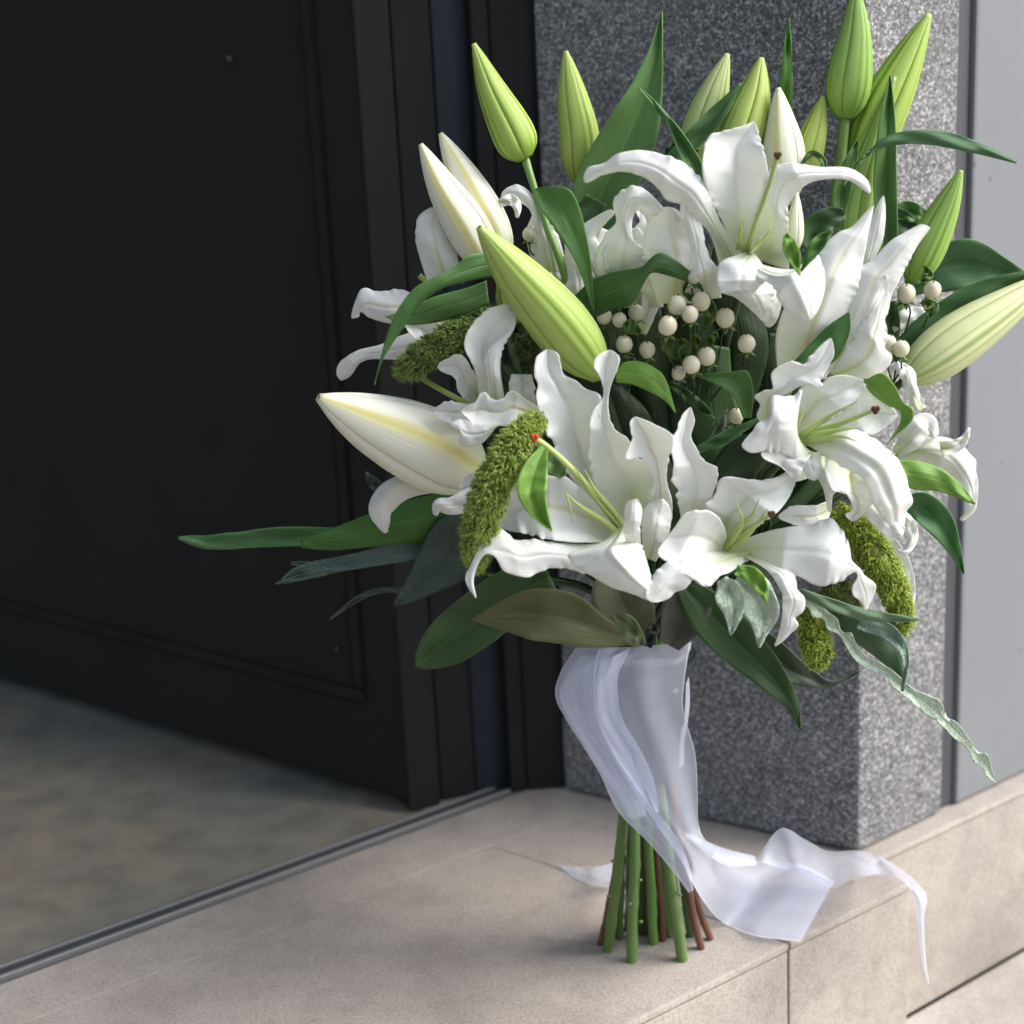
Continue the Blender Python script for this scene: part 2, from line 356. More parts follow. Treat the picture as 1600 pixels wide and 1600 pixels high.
def petal2(parent, E1, E2, D, prof=(-4, 0, -.6), cup=.5, tilt=0.0, ruf=.4, rib=(.75, .78, .6, .25), o=(0, 0, 1), N=96, W=23, solid=.00045, name='petal', ridge=0.0, curl=.045, label=None, mat='petal'):
    """a petal given by its two rims, each from throat to tip"""
    sc = np.array([o[2], o[2]]); of = np.array([o[0], o[1]])
    a = resamp(np.array(E1, float)*sc+of, N); b = resamp(np.array(E2, float)*sc+of, N); tipp = (a[-1]+b[-1])/2
    t = np.linspace(0, 1, N); q = np.clip((t-.94)/.06, 0, 1)[:, None]**2; a = a*(1-.75*q)+tipp*.75*q; b = b*(1-.75*q)+tipp*.75*q
    def sm(p, k=15):
        h = k//2; ker = np.hanning(k+2)[1:-1]; ker /= ker.sum(); pp = np.vstack([2*p[0]-p[1:h+1][::-1], p, 2*p[-1]-p[-h-1:-1][::-1]])
        return np.stack([np.convolve(pp[:, i], ker, 'valid') for i in (0, 1)], 1)
    as_, bs = sm(a), sm(b); ax = (b-a); wd = np.linalg.norm(bs-as_, axis=1)+1e-6; ax = (bs-as_)/wd[:, None]
    pr = np.interp(t, [0, .12, .3, .55, .8, 1], [prof[0], prof[0]*.62+prof[1]*.38, prof[0]*.2+prof[1]*.8, prof[1], prof[1]*.7+prof[2]*.3, prof[2]])
    ph = RNG.uniform(0, 6.28, 16); ln = np.linalg.norm(np.diff((as_+bs)/2, axis=0), axis=1).sum()/260
    env = np.clip(t*4-.4, 0, 1)*np.clip((1-t)*8, .2, 1); s = np.linspace(-1, 1, W)
    X = np.zeros((N, W)); Y = np.zeros((N, W)); Z = np.zeros((N, W)); U = np.zeros((N, W, 2))
    for j, sj in enumerate(s):
        k = (sj+1)/2; sd = 0 if sj < 0 else 1; e = abs(sj)**2.6; det = (a-as_) if sj < 0 else (b-bs); out = (det*ax).sum(1)*(-1 if sj < 0 else 1)
        md = np.clip(.6+.7*np.sin(t*6+ph[sd]), .05, 1.3)
        w1 = np.sin(t*ln*26+ph[2+sd]+1.4*np.sin(t*8+ph[4+sd]))+.5*np.sin(t*ln*57+ph[6+sd]); w2 = np.sin(t*ln*31+ph[8+sd]+np.sin(t*11+ph[4]))+.5*np.sin(t*ln*66+ph[10+sd]); wf = np.clip(wd/70, .12, 1)
        hf = (np.sin(t*ln*88+ph[6+sd]+2*np.sin(t*13+ph[9]))+.6*np.sin(t*ln*131+ph[5-sd]))*env*wf*abs(sj)**6*np.clip(-.25+1.2*np.sin(t*6+ph[11+sd])**2, 0, 1)*min(1, ruf/.3)
        c = as_*(1-k)+bs*k+det*e+ax*(np.sign(sj)*(e*env*md*ruf*1.8*w2*wf+1.7*hf))[:, None]
        X[:, j], Y[:, j] = c[:, 0], c[:, 1]
        Z[:, j] = D+pr+cup*(abs(sj)**1.4)*wd/60+tilt*sj*wd/80+e*(curl*out+env*md*ruf*.28*w1*wf)+.11*hf
        Z[:, j] += -.08*math.exp(-(sj/.12)**2)*np.clip(wd/50, 0, 1)+ridge*math.exp(-((sj-.2)/.16)**2)*np.clip(wd/60, 0, 1)
        Z[:, j] += wf*(.11*np.sin(t*8+ph[12]+sj*2.3)+.06*np.sin(t*15+ph[13]-sj*3.1)+.012*np.sin(t*31+ph[14]+sj*6))
        U[:, j, 0] = k; U[:, j, 1] = t
    vs = P(X, Y, Z).reshape(-1, 3)
    return obj(name, vs, gridfaces(N, W), M[mat], parent, U.reshape(-1, 2), rib, solid=solid, label=label)
def leaf(parent, st, D, col, prof=(0, 0, 0), fold=.5, tilt=0, ruf=.12, mat='leaf', name='leaf', label=None, **k):
    return petal(parent, st, D, prof=prof, cup=fold, tilt=tilt, ruf=ruf, rib=col, name=name, mat=mat, N=36, W=11, solid=.0006, label=label, groove=.1, pk=1.0, **k)

def bud(parent, pts, R, D, col, dbase=0, rib=1.0, rot=0.0, label=None, fat=.42, taper=1.0, dtip=0):
    """pts tip -> base in the picture; three tepals meeting at grooves"""
    e = empty('lily_bud', P(pts[-1][0], pts[-1][1], D+dbase), parent, label=label)
    n = 40; A = cr(pts, n); dd = np.linspace(dtip, dbase, n); C = P(A[:, 0], A[:, 1], D+dd)
    t = np.linspace(0, 1, n)
    r = np.interp(t, [0, .03, .1, .22, .38, .54, .68, .8, .9, .96, 1], [.07, .15, .29, .50, .73, .91, 1, .97, .80, .56, .32])
    r = np.convolve(np.pad(r, 1, mode='edge'), np.ones(3)/3, 'valid')*R*.92/FPX*(F0-D/100)/math.cos(PITCH)
    T = np.gradient(C, axis=0); T /= np.linalg.norm(T, axis=1)[:, None]
    m = 17
    for k in range(3):
        th = np.linspace(-math.pi/3*1.0, math.pi/3*1.0, m)+k*2*math.pi/3+rot
        vs = np.zeros((n, m, 3)); uv = np.zeros((n, m, 2))
        for i in range(n):
            back = C[i]-CAM; back /= np.linalg.norm(back)
            a = np.cross(T[i], back); a /= np.linalg.norm(a); b = np.cross(T[i], a)
            for j in range(m):
                q = (j/(m-1)-.5)*2
                rr = r[i]*(1+.05*math.exp(-(q/.34)**2)-.035*math.exp(-(q/.07)**2)-.085*abs(q)**12)
                vs[i, j] = C[i]+rr*(math.cos(th[j])*a+math.sin(th[j])*b); uv[i, j] = (j/(m-1), 1-t[i])
        obj('tepal', vs.reshape(-1, 3), gridfaces(n, m), M['bud'], e, uv.reshape(-1, 2), (*col, rib), solid=.0005)
    return e
def stem(parent, pts, rad, col=(.12, .24, .05), name='stem', label=None, sides=8, n=16, nodes=0):
    """pts rows x, y, d"""
    A = cr(pts, n); C = P(A[:, 0], A[:, 1], A[:, 2]); px = (F0)/FPX
    rr = np.interp(np.linspace(0, 1, n), np.linspace(0, 1, len(rad)), rad)*px
    vs, fs = tube(C, rr, sides)
    return obj(name, vs, fs, M['stem'], parent, None, col, label=label)

# ================================================================== SETTING
def norm(v): return np.asarray(v)/np.linalg.norm(v)
def prism(foot, z0, z1, name, mat, parent=None, bev=0.0, kind=None, label=None, smooth=False):
    foot = [np.array([p[0], p[1], 0]) for p in foot]; n = len(foot)
    vs = [(p[0], p[1], z0) for p in foot]+[(p[0], p[1], z1) for p in foot]
    fs = [tuple(range(n))[::-1], tuple(range(n, 2*n))]+[(i, (i+1) % n, n+(i+1) % n, n+i) for i in range(n)]
    o = obj(name, vs, fs, mat, parent, smooth=False, kind=kind, label=label)
    import bmesh
    bm = bmesh.new(); bm.from_mesh(o.data); bmesh.ops.recalc_face_normals(bm, faces=bm.faces)
    if bev:
        bmesh.ops.bevel(bm, geom=list(bm.edges), offset=bev, segments=2, affect='EDGES', profile=.6)
    bm.to_mesh(o.data); bm.free(); return o
def setp(o, label=None, cat=None, kind=None, group=None):
    if label: o['label'] = label
    if cat: o['category'] = cat
    if kind: o['kind'] = kind
    if group: o['group'] = group
    return o

Fa, Fb = G(1000, 1590), G(1424, 1379)
ex = norm(Fb-Fa); ey = np.array([-ex[1], ex[0], 0])            # ex along the ledge edge, ey back into the building
FO = Fb                                                        # front corner of the ledge
def fr(a, b): return FO+ex*a+ey*b                              # a along, b back
S2 = G(1500, 1280); setb = float(np.dot(S2-FO, ey))            # set-back wall line
ZP = -0.5
w2a, w2b = fr(-2, setb), fr(2, setb)
foot2 = V(1520, 1529, w2a, w2b); ZP = float(foot2[2])          # pavement level from the foot of the set-back wall
J1 = G(1229, 1471); ja = float(np.dot(J1-FO, ex))              # joint across the ledge
jd = norm(G(1186, 1466)-J1)
th0, th1 = G(0, 1533), G(832, 1226)                            # threshold line
td = norm(th1-th0); tn = np.array([-td[1], td[0], 0])

# pavement
o = obj('pavement', [(-40, -40, ZP-.03), (40, -40, ZP-.03), (40, 40, ZP-.03), (-40, 40, ZP-.03)], [(0, 1, 2, 3)], M['grout'], kind='structure')
pv = o
gap = .003
for i in range(-3, 6):
    for j in range(-6, 1):
        a0 = -.35+i*.62; a1 = a0+.62-gap*2; b0 = setb+(j-1)*.62+.0; b1 = b0+.62-gap*2
        if b1 > setb: continue
        if a1 < 0.1 and b1 > -.02 : continue
        prism([fr(a0, b0), fr(a1, b0), fr(a1, b1+.0048), fr(a0, b1+.0048)], ZP-.03, ZP, 'paving_slab', M['pave'], pv, bev=.002)
# ledge: core, top slabs, front tiles, set-back wall tiles
LT = .0055
core = prism([fr(-3.2, .004), fr(-.004, .004), fr(-.004, setb+.01), fr(3, setb+.01), fr(3, .9), fr(-3.2, .9)], ZP-.02, -.0035, 'ledge', M['grout'], kind='structure')
back = 1.05
def clipline(a):                                               # where the line fr(a, *) meets the threshold strip
    # solve fr(a,b) on threshold line
    A = np.array([[ey[0], -td[0]], [ey[1], -td[1]]]); r = (th0-fr(a, 0))[:2]; b, _ = np.linalg.solve(A, r); return b
cuts = [-3.2, ja-1.3, ja, 0.0]
bm_ = float(np.dot(G(600, 1384)-FO, ey))
pb = G(1340, 1335); 
g = .0009
ji = float(np.dot(G(1186, 1457)-J1, ex))/float(np.dot(G(1186, 1457)-J1, ey)); jm = ja+ji*bm_
prism([fr(-3.2, 0), fr(ja-g, 0), fr(jm-.0001, bm_-.0004), fr(-3.2, bm_-.0004)], -LT, 0, 'ledge_slab', M['tan'], core, bev=.0012)
prism([fr(ja+g, 0), fr(0, 0), fr(0, bm_-.0004), fr(jm+.0001, bm_-.0004)], -LT, 0, 'ledge_slab', M['tan'], core, bev=.0012)
c0, c1 = clipline(-3.2), clipline(0); bq = .36; aq = -3.2+(bq-c0)*3.2/(c1-c0)
prism([fr(-3.2, bm_+.0004), fr(0, bm_+.0004), fr(0, c1-.004), fr(-3.2, c0-.004)], -LT, -.0002, 'ledge_slab', M['tan'], core, bev=.0008)
prism([fr(-.2, c1), fr(0, c1-.0035), fr(0, .7), fr(-.2, .7)], -LT, -.0004, 'ledge_slab', M['tan'], core)
for a0, a1 in ((.0015, .60), (.6025, 1.2), (1.2025, 1.8)):
    prism([fr(a0, setb-.001), fr(a1, setb-.001), fr(a1, .7), fr(a0, .7)], -LT, 0, 'ledge_slab', M['tan'], core, bev=.0025)
for i in range(len(cuts)-1):                                   # front tiles under the slabs
    a0, a1 = cuts[i]+g, cuts[i+1]-(g if i < len(cuts)-2 else .001)
    prism([fr(a0, .0012), fr(a1, .0012), fr(a1, .012), fr(a0, .012)], ZP, -LT-.0014, 'facing_tile', M['tan'], core, bev=.0012)
prism([fr(-.012, .0135), fr(-.001, .0135), fr(-.001, setb-.002), fr(-.012, setb-.002)], ZP, -LT-.0014, 'facing_tile', M['tan'], core, bev=.0012)
for a0, a1 in ((.0015, .75), (.753, 1.5), (1.503, 2.2)):
    prism([fr(a0, setb), fr(a1, setb), fr(a1, setb+.012), fr(a0, setb+.012)], ZP+.001, -LT-.0006, 'facing_tile', M['tan'], core, bev=.0012)

# pillar
pA, pC, pE = G(886, 1236), G(1341, 1334), G(1471, 1271)
pd = norm(pA-pC); pe = norm(pE-pC)
pF = pE+(pA-pC)
pillar = prism([pC, pE, pE-(-pd)*.30, pA], 0.0015, 2.6, 'granite_pillar', M['granite'], bev=.003)
setp(pillar, 'speckled grey granite pillar standing behind the lily bouquet', 'pillar')
# sealant strip and grey wall
q0 = pE+pe*.0015-np.array([pe[1], -pe[0], 0])*(-.006)
nrm = np.array([pe[1], -pe[0], 0])                              # towards the street
if np.dot(nrm, CAM-pE) < 0: nrm = -nrm
s1 = V(1493, 1268, pC, pE)
def Wp(a, off): return pE+pe*a+nrm*off
sw = float(np.dot(s1-pE, pe))
strip = prism([Wp(.001, -.004), Wp(sw, -.004), Wp(sw, -.05), Wp(.001, -.05)], .0015, 2.6, 'sealant_joint', M['seal'], bev=.002)
setp(strip, 'dark grey vertical joint strip between granite pillar and grey wall', 'joint strip')
wl = prism([Wp(sw+.001, .0), Wp(3.2, .0), Wp(3.2, -.2), Wp(sw+.001, -.2)], .0015, 2.6, 'grey_wall', M['wall'], bev=.003)
setp(wl, 'smooth grey painted wall panel at the right, beside the pillar', 'wall')
def pen(pts):
    q = [V(x, y, s1, s1+pe)+nrm*.0008 for x, y in pts]; v_, f_ = tube(cr(q, 8), [.00035], 5); obj('pencil_mark', v_, f_, M['rub'], wl)
for k_ in ([(1513, 458), (1518, 448), (1521, 457)], [(1524, 452), (1525, 453)], [(1530, 452), (1533, 441)], [(1537, 441), (1531, 447), (1538, 450)], [(1541, 448), (1540, 440), (1546, 439), (1546, 446), (1541, 448)]): pen(k_)
# threshold rail
def tr(a, b): return th0+td*a+tn*b
L = float(np.linalg.norm(th1-th0))
sgn = 1 if np.dot(tn, ey) > 0 else -1; tn = tn*sgn
thr = prism([tr(-1.2, 0), tr(L, 0), tr(L, .003), tr(-1.2, .003)], -.02, .0035, 'threshold_rail', M['rail'], bev=.0008)
setp(thr, 'thin metal threshold rail between the tan ledge and the dark hall floor', 'threshold')
prism([tr(-1.2, .0045), tr(L, .0045), tr(L, .013), tr(-1.2, .013)], -.02, .0015, 'rubber_seal', M['rub'], thr, bev=.0008)
prism([tr(-1.2, .014), tr(L, .014), tr(L, .017), tr(-1.2, .017)], -.02, .003, 'rail_lip', M['rail'], thr, bev=.0008)
# hall floor
fl = obj('hall_floor', [tr(-3, .0175)+[0, 0, -.002], tr(L+.1, .0175)+[0, 0, -.002], tr(L+.1, 4)+[0, 0, -.002], tr(-3, 4)+[0, 0, -.002]], [(0, 1, 2, 3)], M['floor'], kind='structure')
# door leaf standing open inside the hall
dA, dB = G(0, 1068), G(640, 1268)
dd_ = norm(dB-dA); dn = np.array([dd_[1], -dd_[0], 0]); dn = dn if np.dot(dn, CAM-dA) > 0 else -dn
def dr(a, off, z=0): return dB+dd_*a+dn*off+np.array([0, 0, z])
door = empty('door', dB, label='black panelled door standing open in the dark hall at the left', cat='door')
prism([dr(-1.6, 0), dr(0, 0), dr(0, -.04), dr(-1.6, -.04)], .008, 2.3, 'leaf_board', M['door'], door, bev=.004)
cpt = V(572, 1078, dA, dB); ca = float(np.dot(cpt-dB, dd_)); cz = float(cpt[2])
def bar(a0, a1, z0, z1, off, name, mat='door', par=door):
    prism([dr(a0, off), dr(a1, off), dr(a1, .0005), dr(a0, .0005)], z0, z1, name, M[mat], par, bev=.003)
bar(-1.5, ca, cz-.012, cz, .003, 'panel_moulding'); bar(ca-.012, ca, cz+.001, 2.1, .003, 'panel_moulding')
kp = V(362, 92, dA, dB); vs, fs = ell(kp+dn*.002, .003, 12, 8); obj('screw_head', vs, fs, M['seal'], door)
kp = V(530, 1012, dA, dB); vs, fs = ell(kp+dn*.002, .0025, 12, 8); obj('screw_head', vs, fs, M['rub'], door)
# jambs between door and pillar
frame = empty('door_frame', G(760, 1256), label='black stepped door frame beside the granite pillar with a blue glossy strip', cat='door frame')
def jamb(x0, y0, x1, y1, dep, name, mat):
    a, b = G(x0, y0), G(x1, y1); k = norm(b-a); n_ = np.array([-k[1], k[0], 0]); n_ = n_ if np.dot(n_, a-CAM) > 0 else -n_
    prism([a, b, b+n_*dep, a+n_*dep], .001, 2.4, name, M[mat], frame, bev=.002)
jamb(641, 1270, 690, 1258, .05, 'jamb_post', 'jamb'); jamb(690.5, 1253, 744, 1241, .05, 'jamb_board', 'jamb'); jamb(744.5, 1239, 799, 1230, .04, 'jamb_strip', 'blue')
jamb(799.5, 1240, 824, 1235, .06, 'jamb_post', 'jamb'); jamb(824.5, 1236, 884, 1232, .06, 'jamb_board', 'jamb')
# hall walls, then a wall and ceiling added to shade the doorway
def awall(p0, p1, thick, z0, z1, name, label):
    k = norm(p1-p0); n_ = np.array([-k[1], k[0], 0]); o = prism([p0, p1, p1+n_*thick, p0+n_*thick], z0, z1, name, M['plaster']); setp(o, label, 'wall'); return o
hb = tr(-2.4, 2.6); hc = tr(L+.12, 2.6); he = tr(L+.12, .10)
awall(hb, hc, .1, -.01, 2.6, 'hall_wall', 'plain dark wall at the back of the hall, behind the door')
awall(hc, he, -.1, -.01, 2.6, 'hall_wall', 'plain dark side wall of the hall, behind the pillar')
prism([fr(-1.45, -1.5), fr(-1.18, -1.5), fr(-1.18, .27), fr(-1.45, .27)], .0015, 2.6, 'shade_wall', M['granite'], kind='structure')  # added out of view on the left to block sky light
ce = prism([fr(-2.6, .03), fr(-.62, .03), tr(L+.3, 2.7), tr(-2.4, 2.7)], 2.41, 2.6, 'shade_ceiling', M['plaster']); setp(ce, kind='structure')  # unseen slab, added to keep the doorway in shade

# ================================================================== BOUQUET
B = empty('lily_bouquet', G(1005, 1485), label='hand-tied bouquet of white lilies with green buds, berries and millet on the stone ledge', cat='bouquet')
TIE = (1000, 1060, 0.)
def flower(x, y, D, label): return empty('lily_flower', P(x, y, D-4), B, label=label)
def filament(par, pts, rad, anther=None, mat='anth', ar=6):
    ar *= .74
    n = 14; A = cr(pts, n); C = P(A[:, 0], A[:, 1], A[:, 2]); vs, fs = tube(C, np.array(rad)*.74*F0/FPX, 8)
    obj('pistil' if anther else 'filament', vs, fs, M['fil'], par)
    if anther:
        c = C[-1]; vv = []; ff = []
        for k in range(3):
            a = k*2.1+.5; q = c+np.array([math.cos(a), -.3, math.sin(a)])*ar*.5*F0/FPX
            e, f = ell(q, ar*.72*F0/FPX, 9, 7); ff += [tuple(i+sum(len(z) for z in vv) for i in t_) for t_ in f]; vv.append(e)
        obj('stigma', np.vstack(vv), ff, M[mat], par)

YR = (.72, .66, .22, .9); GR = (.55, .62, .25, .5); NR = (.75, .78, .6, .25)
# --- A lower left front
K4 = dict(o=(800, 150, .4375)); K5 = dict(o=(480, 180, .4375))
A = flower(985, 850, 12, 'large open lily low on the left with an orange-tipped pistil')
K = dict(o=(700, 500, .5))
petal2(A, [(500,620),(420,540),(362,460),(330,390),(300,340),(284,300),(274,240),(281,200),(270,170),(275,120),(300,92)], [(545,640),(515,560),(490,480),(480,400),(478,330),(472,270),(475,235),(430,215),(400,190),(362,170),(350,130),(345,105),(320,92)], 10.4, cup=.5, tilt=.15, **K)
petal2(A, [(560,650),(520,600),(480,550),(450,500),(440,420),(442,330),(455,280),(485,240),(480,190),(455,140),(470,110),(500,92)], [(610,640),(645,570),(660,500),(650,460),(625,440),(590,430),(562,372),(530,350),(505,310),(500,250),(510,200),(530,150),(535,115),(515,95)], 11.4, cup=.6, tilt=.5, **K)
petal2(A, [(610,680),(625,580),(642,500),(622,450),(600,430),(560,436),(555,420),(575,372),(568,322),(578,305)], [(665,690),(695,640),(700,570),(682,500),(690,430),(706,385),(690,350),(650,330),(620,315),(590,303)], 12.4, cup=.9, tilt=.3, prof=(-4,0,.8), rib=YR, **K)
petal2(A, [(545,655),(500,690),(440,695),(360,692),(290,680),(230,665),(180,655),(150,640)], [(545,640),(480,590),(420,530),(370,490),(330,490),(280,480),(220,500),(170,560),(148,630)], 11.0, cup=.5, prof=(-3.5,0,-2), rib=YR, tilt=-.4, **K)
petal2(A, [(545,690),(480,700),(400,700),(330,695),(260,685),(215,690),(190,670),(160,650),(130,660),(100,700),(70,770),(55,800),(60,830),(86,868)], [(545,725),(470,740),(430,792),(390,780),(330,775),(280,790),(250,805),(200,795),(170,780),(150,740),(120,730),(97,755),(82,800),(80,830),(90,870)], 12.8, cup=-.5, tilt=.5, prof=(-3.5,.6,1), ruf=.3, **K)
petal2(A, [(530,655),(490,690),(430,715),(375,735),(400,770),(450,800),(510,835),(560,850),(600,865),(640,882),(660,878)], [(555,640),(580,680),(600,700),(620,750),(633,800),(640,830),(668,848)], 13.9, cup=-.5, prof=(-2.5,.8,-.5), ruf=.25, ridge=.35, **K)
petal2(A, [(565,720),(550,650),(552,600),(560,570),(580,560)], [(605,720),(600,650),(606,600),(600,572),(590,558)], 14.4, cup=-.6, prof=(-2,0,0), **K)
petal2(A, [(610,740),(605,640),(612,590),(632,572),(662,560)], [(650,755),(682,690),(697,620),(690,580),(672,558)], 12.6, cup=-.8, prof=(-2,0,0), rib=GR, ruf=.2, **K)
filament(A, [(995,858,8.5),(950,800,10.5),(895,735,12.8),(858,700,14),(835,684,14.5)], [9,8,5.5,5], True, 'anth2', 8)
filament(A, [(990,845,9),(960,800,11),(930,765,12.5),(914,735,13.2)], [6,5,3.4,1])
filament(A, [(988,842,9),(950,800,11),(920,765,12.5),(898,730,13.2)], [6,5,3.4,1])
filament(A, [(985,852,9),(945,815,11),(905,790,12.5),(884,770,13)], [7,6,3.6,1])
filament(A, [(885,773,13),(890,790,12.9),(894,815,12.2)], [2,1.8,1])
# --- B lower centre
Bf = flower(1128, 862, 12, 'open lily low in the centre facing up with a dark red pistil tip')
petal2(Bf, [(745,700),(718,570),(715,530),(700,500),(705,450),(698,410),(702,370),(715,345),(730,300),(755,272)], [(810,690),(822,570),(840,510),(845,480),(830,455),(800,440),(775,400),(760,365),(770,320),(765,290),(760,272)], 11.6, cup=.4, tilt=.2, **K)
petal2(Bf, [(850,710),(825,650),(806,590),(812,570),(835,540),(850,500),(880,490),(930,497),(990,500),(1040,490),(1078,485)], [(880,715),(930,670),(980,635),(1030,600),(1062,560),(1082,520),(1085,490)], 11.2, cup=.6, ruf=.3, rib=GR, **K)
petal2(Bf, [(872,715),(870,665),(850,622),(820,598),(790,595),(740,605),(715,640),(690,672)], [(865,740),(800,750),(740,755),(690,755),(662,742),(658,718),(680,690)], 12.4, cup=.6, prof=(-4,.3,.6), ruf=.2, **K)
petal2(Bf, [(870,725),(820,725),(740,735),(690,750),(640,800),(625,830),(612,862)], [(950,745),(920,762),(880,790),(850,800),(820,830),(795,830),(765,812),(740,840),(710,850),(690,870),(640,888)], 13.4, cup=-.4, prof=(-3.5,.5,.8), ruf=.35, **K)
petal2(Bf, [(865,720),(960,672),(1050,650),(1130,640),(1190,620),(1230,655),(1255,710),(1260,750),(1290,780),(1302,800),(1336,826),(1330,860),(1310,905)], [(885,725),(960,755),(1040,790),(1090,800),(1140,825),(1180,830),(1230,815),(1262,790),(1285,795),(1265,830),(1266,860),(1290,880),(1303,908)], 12.2, cup=-.35, tilt=.5, prof=(-4,.6,-.6), ruf=.3, **K)
petal2(Bf, [(920,735),(980,770),(1012,800),(1042,850),(1046,900),(1040,950),(1030,990),(1018,1018)], [(950,735),(1020,765),(1082,795),(1090,840),(1115,870),(1110,910),(1085,930),(1095,955),(1070,980),(1050,1000),(1025,1020)], 13.0, cup=-.5, prof=(-3,.3,-.5), ruf=.5, **K)
petal2(Bf, [(1200,560),(1150,578),(1080,580),(1060,590),(1030,612)], [(1195,600),(1182,630),(1140,652),(1090,642),(1035,622)], 10.4, cup=.4, prof=(-1,0,0), rib=YR, ruf=.3, **K)
filament(Bf, [(1128,864,8.5),(1150,842,10.2),(1180,820,12),(1205,803,13.2)], [11,8,4.4,3.2], True, 'anth', 6.5)
filament(Bf, [(1130,860,9),(1150,828,11),(1175,805,12.3),(1186,780,12.9)], [8,6,3.4,1])
filament(Bf, [(1130,860,9),(1150,835,11),(1160,815,12),(1152,788,12.8)], [8,6,3,1])
filament(Bf, [(1130,862,9),(1165,838,11),(1185,815,12.2),(1200,795,12.6)], [8,6,3,1])
# --- C right middle
C = flower(1245, 690, 12, 'open lily at the right middle with bright green filaments')
petal2(C, [(985,330),(965,300),(975,265),(958,240),(990,220),(1015,215),(1010,170),(1035,145),(1080,130),(1110,140),(1130,115),(1160,85),(1193,55)], [(1030,330),(1025,260),(1060,230),(1110,205),(1168,208),(1165,190),(1185,150),(1205,110),(1202,60)], 10.8, cup=.35, prof=(-2,0,0), **K)
petal2(C, [(1075,360),(1062,310),(1085,250),(1110,205),(1165,200),(1190,180),(1240,172),(1290,185)], [(1085,370),(1150,335),(1210,300),(1260,270),(1302,250),(1305,215),(1297,185)], 10.0, cup=.5, prof=(-4,-.2,0), rib=GR, ruf=.2, **K)
petal2(C, [(1085,360),(1180,320),(1260,265),(1298,220),(1310,200),(1360,240),(1405,295)], [(1100,375),(1200,345),(1280,345),(1325,360),(1380,325),(1405,300)], 10.6, cup=.35, prof=(-4,-.4,0), rib=GR, ruf=.25, **K)
petal2(C, [(1100,400),(1078,340),(1085,280),(1105,222),(1070,240),(1015,240),(1015,280),(1000,310),(970,320),(950,350),(915,385)], [(1160,420),(1120,428),(1085,436),(1050,420),(1000,410),(950,415),(922,402)], 12.5, cup=-.35, prof=(-2,.3,0), ruf=.5, **K)
petal2(C, [(1085,365),(1180,342),(1260,340),(1330,370),(1390,420),(1425,470),(1440,530),(1452,570),(1430,600),(1427,640),(1410,662)], [(1090,375),(1140,400),(1180,425),(1250,470),(1300,500),(1330,570),(1350,600),(1370,640),(1405,662)], 12.6, cup=-.55, tilt=.3, prof=(-4,.6,-1.5), rib=GR, ruf=.3, ridge=-.25, **K)
petal2(C, [(1085,425),(1030,405),(980,415),(990,435),(1030,450),(1062,478)], [(1135,420),(1115,450),(1100,482),(1078,492),(1066,488)], 11.9, cup=.3, prof=(-.5,0,0), ruf=.6, **K)
petal2(C, [(1090,420),(1105,460),(1120,490),(1140,502)], [(1170,410),(1165,440),(1168,470),(1152,500)], 11.7, cup=-.4, prof=(-.5,0,0), ruf=.4, **K)
petal2(C, [(1110,410),(1140,470),(1170,520),(1180,560),(1186,600)], [(1240,440),(1232,480),(1215,530),(1200,560),(1196,602)], 11.2, cup=-.4, prof=(-1,0,-.5), ruf=.8, **K)
petal2(C, [(1110,440),(1040,485),(1000,500),(982,508)], [(1140,490),(1090,505),(1040,508),(990,512)], 10.2, cup=.3, prof=(-1,0,0), ruf=.3, **K)
petal2(C, [(1190,420),(1180,470),(1200,530),(1242,540),(1266,590),(1242,608),(1258,628)], [(1320,490),(1335,540),(1322,580),(1300,600),(1290,612),(1270,630)], 11.3, cup=.9, prof=(-1,.2,0), rib=YR, ruf=.5, **K)
petal(C, [(1350,770,14,14),(1372,800,20,18),(1392,824,14,14),(1412,832,8,8)], 11.6, cup=-.6, prof=(-.5,.2,0), rib=NR, ruf=1)
petal(C, [(1400,800,8,8),(1420,815,8,8),(1428,838,7,7),(1418,858,6,6),(1404,862,3,3)], 11.0, cup=-.6, prof=(0,0,0), rib=YR, ruf=.8)
petal(C, [(1360,820,12,12),(1385,850,16,14),(1408,880,14,14),(1420,920,10,10),(1425,950,3,3)], 5.0, cup=.5, prof=(0,0,0), rib=NR, ruf=.9)
filament(C, [(1238,692,8.5),(1270,676,10.2),(1320,660,12),(1368,640,13)], [11,8,4.6,3.6], True, 'anth', 7.5)
filament(C, [(1238,690,9),(1265,672,11),(1300,648,12.3),(1340,627,12.9)], [8,6,3.4,1])
filament(C, [(1238,694,9),(1275,680,11),(1310,672,12),(1345,668,12.4)], [9,7,4,1])
filament(C, [(1240,697,9),(1275,686,11),(1315,682,12.4),(1340,690,12.8)], [9,7,3.4,1])
filament(C, [(1238,690,9),(1246,665,10.6),(1256,640,11)], [6,4,1])
# --- D far right
D_ = flower(1405, 705, 5, 'small creased lily at the far right edge of the bouquet')
petal(D_, [(1400,708,8,8),(1420,690,16,16),(1436,672,22,16),(1450,664,16,12),(1462,682,5,5)], 5.6, cup=-.8, prof=(-1,0,-1), rib=NR, ruf=1)
petal(D_, [(1400,712,6,8),(1445,704,20,14),(1480,712,26,26),(1504,736,22,26),(1518,765,10,16),(1518,795,6,6),(1502,813,2,3)], 5.2, cup=-.9, prof=(-1,.3,-1.5), rib=GR, ruf=1.1)
petal(D_, [(1470,702,12,12),(1495,696,10,10),(1508,684,6,6),(1514,668,2,2)], 5.8, cup=.6, prof=(0,0,0), rib=YR, ruf=.5)
petal(D_, [(1408,712,6,10),(1450,730,16,14),(1490,752,18,16),(1518,780,6,6)], 4.6, cup=-.5, prof=(-1,0,-1), rib=NR, ruf=1.2)
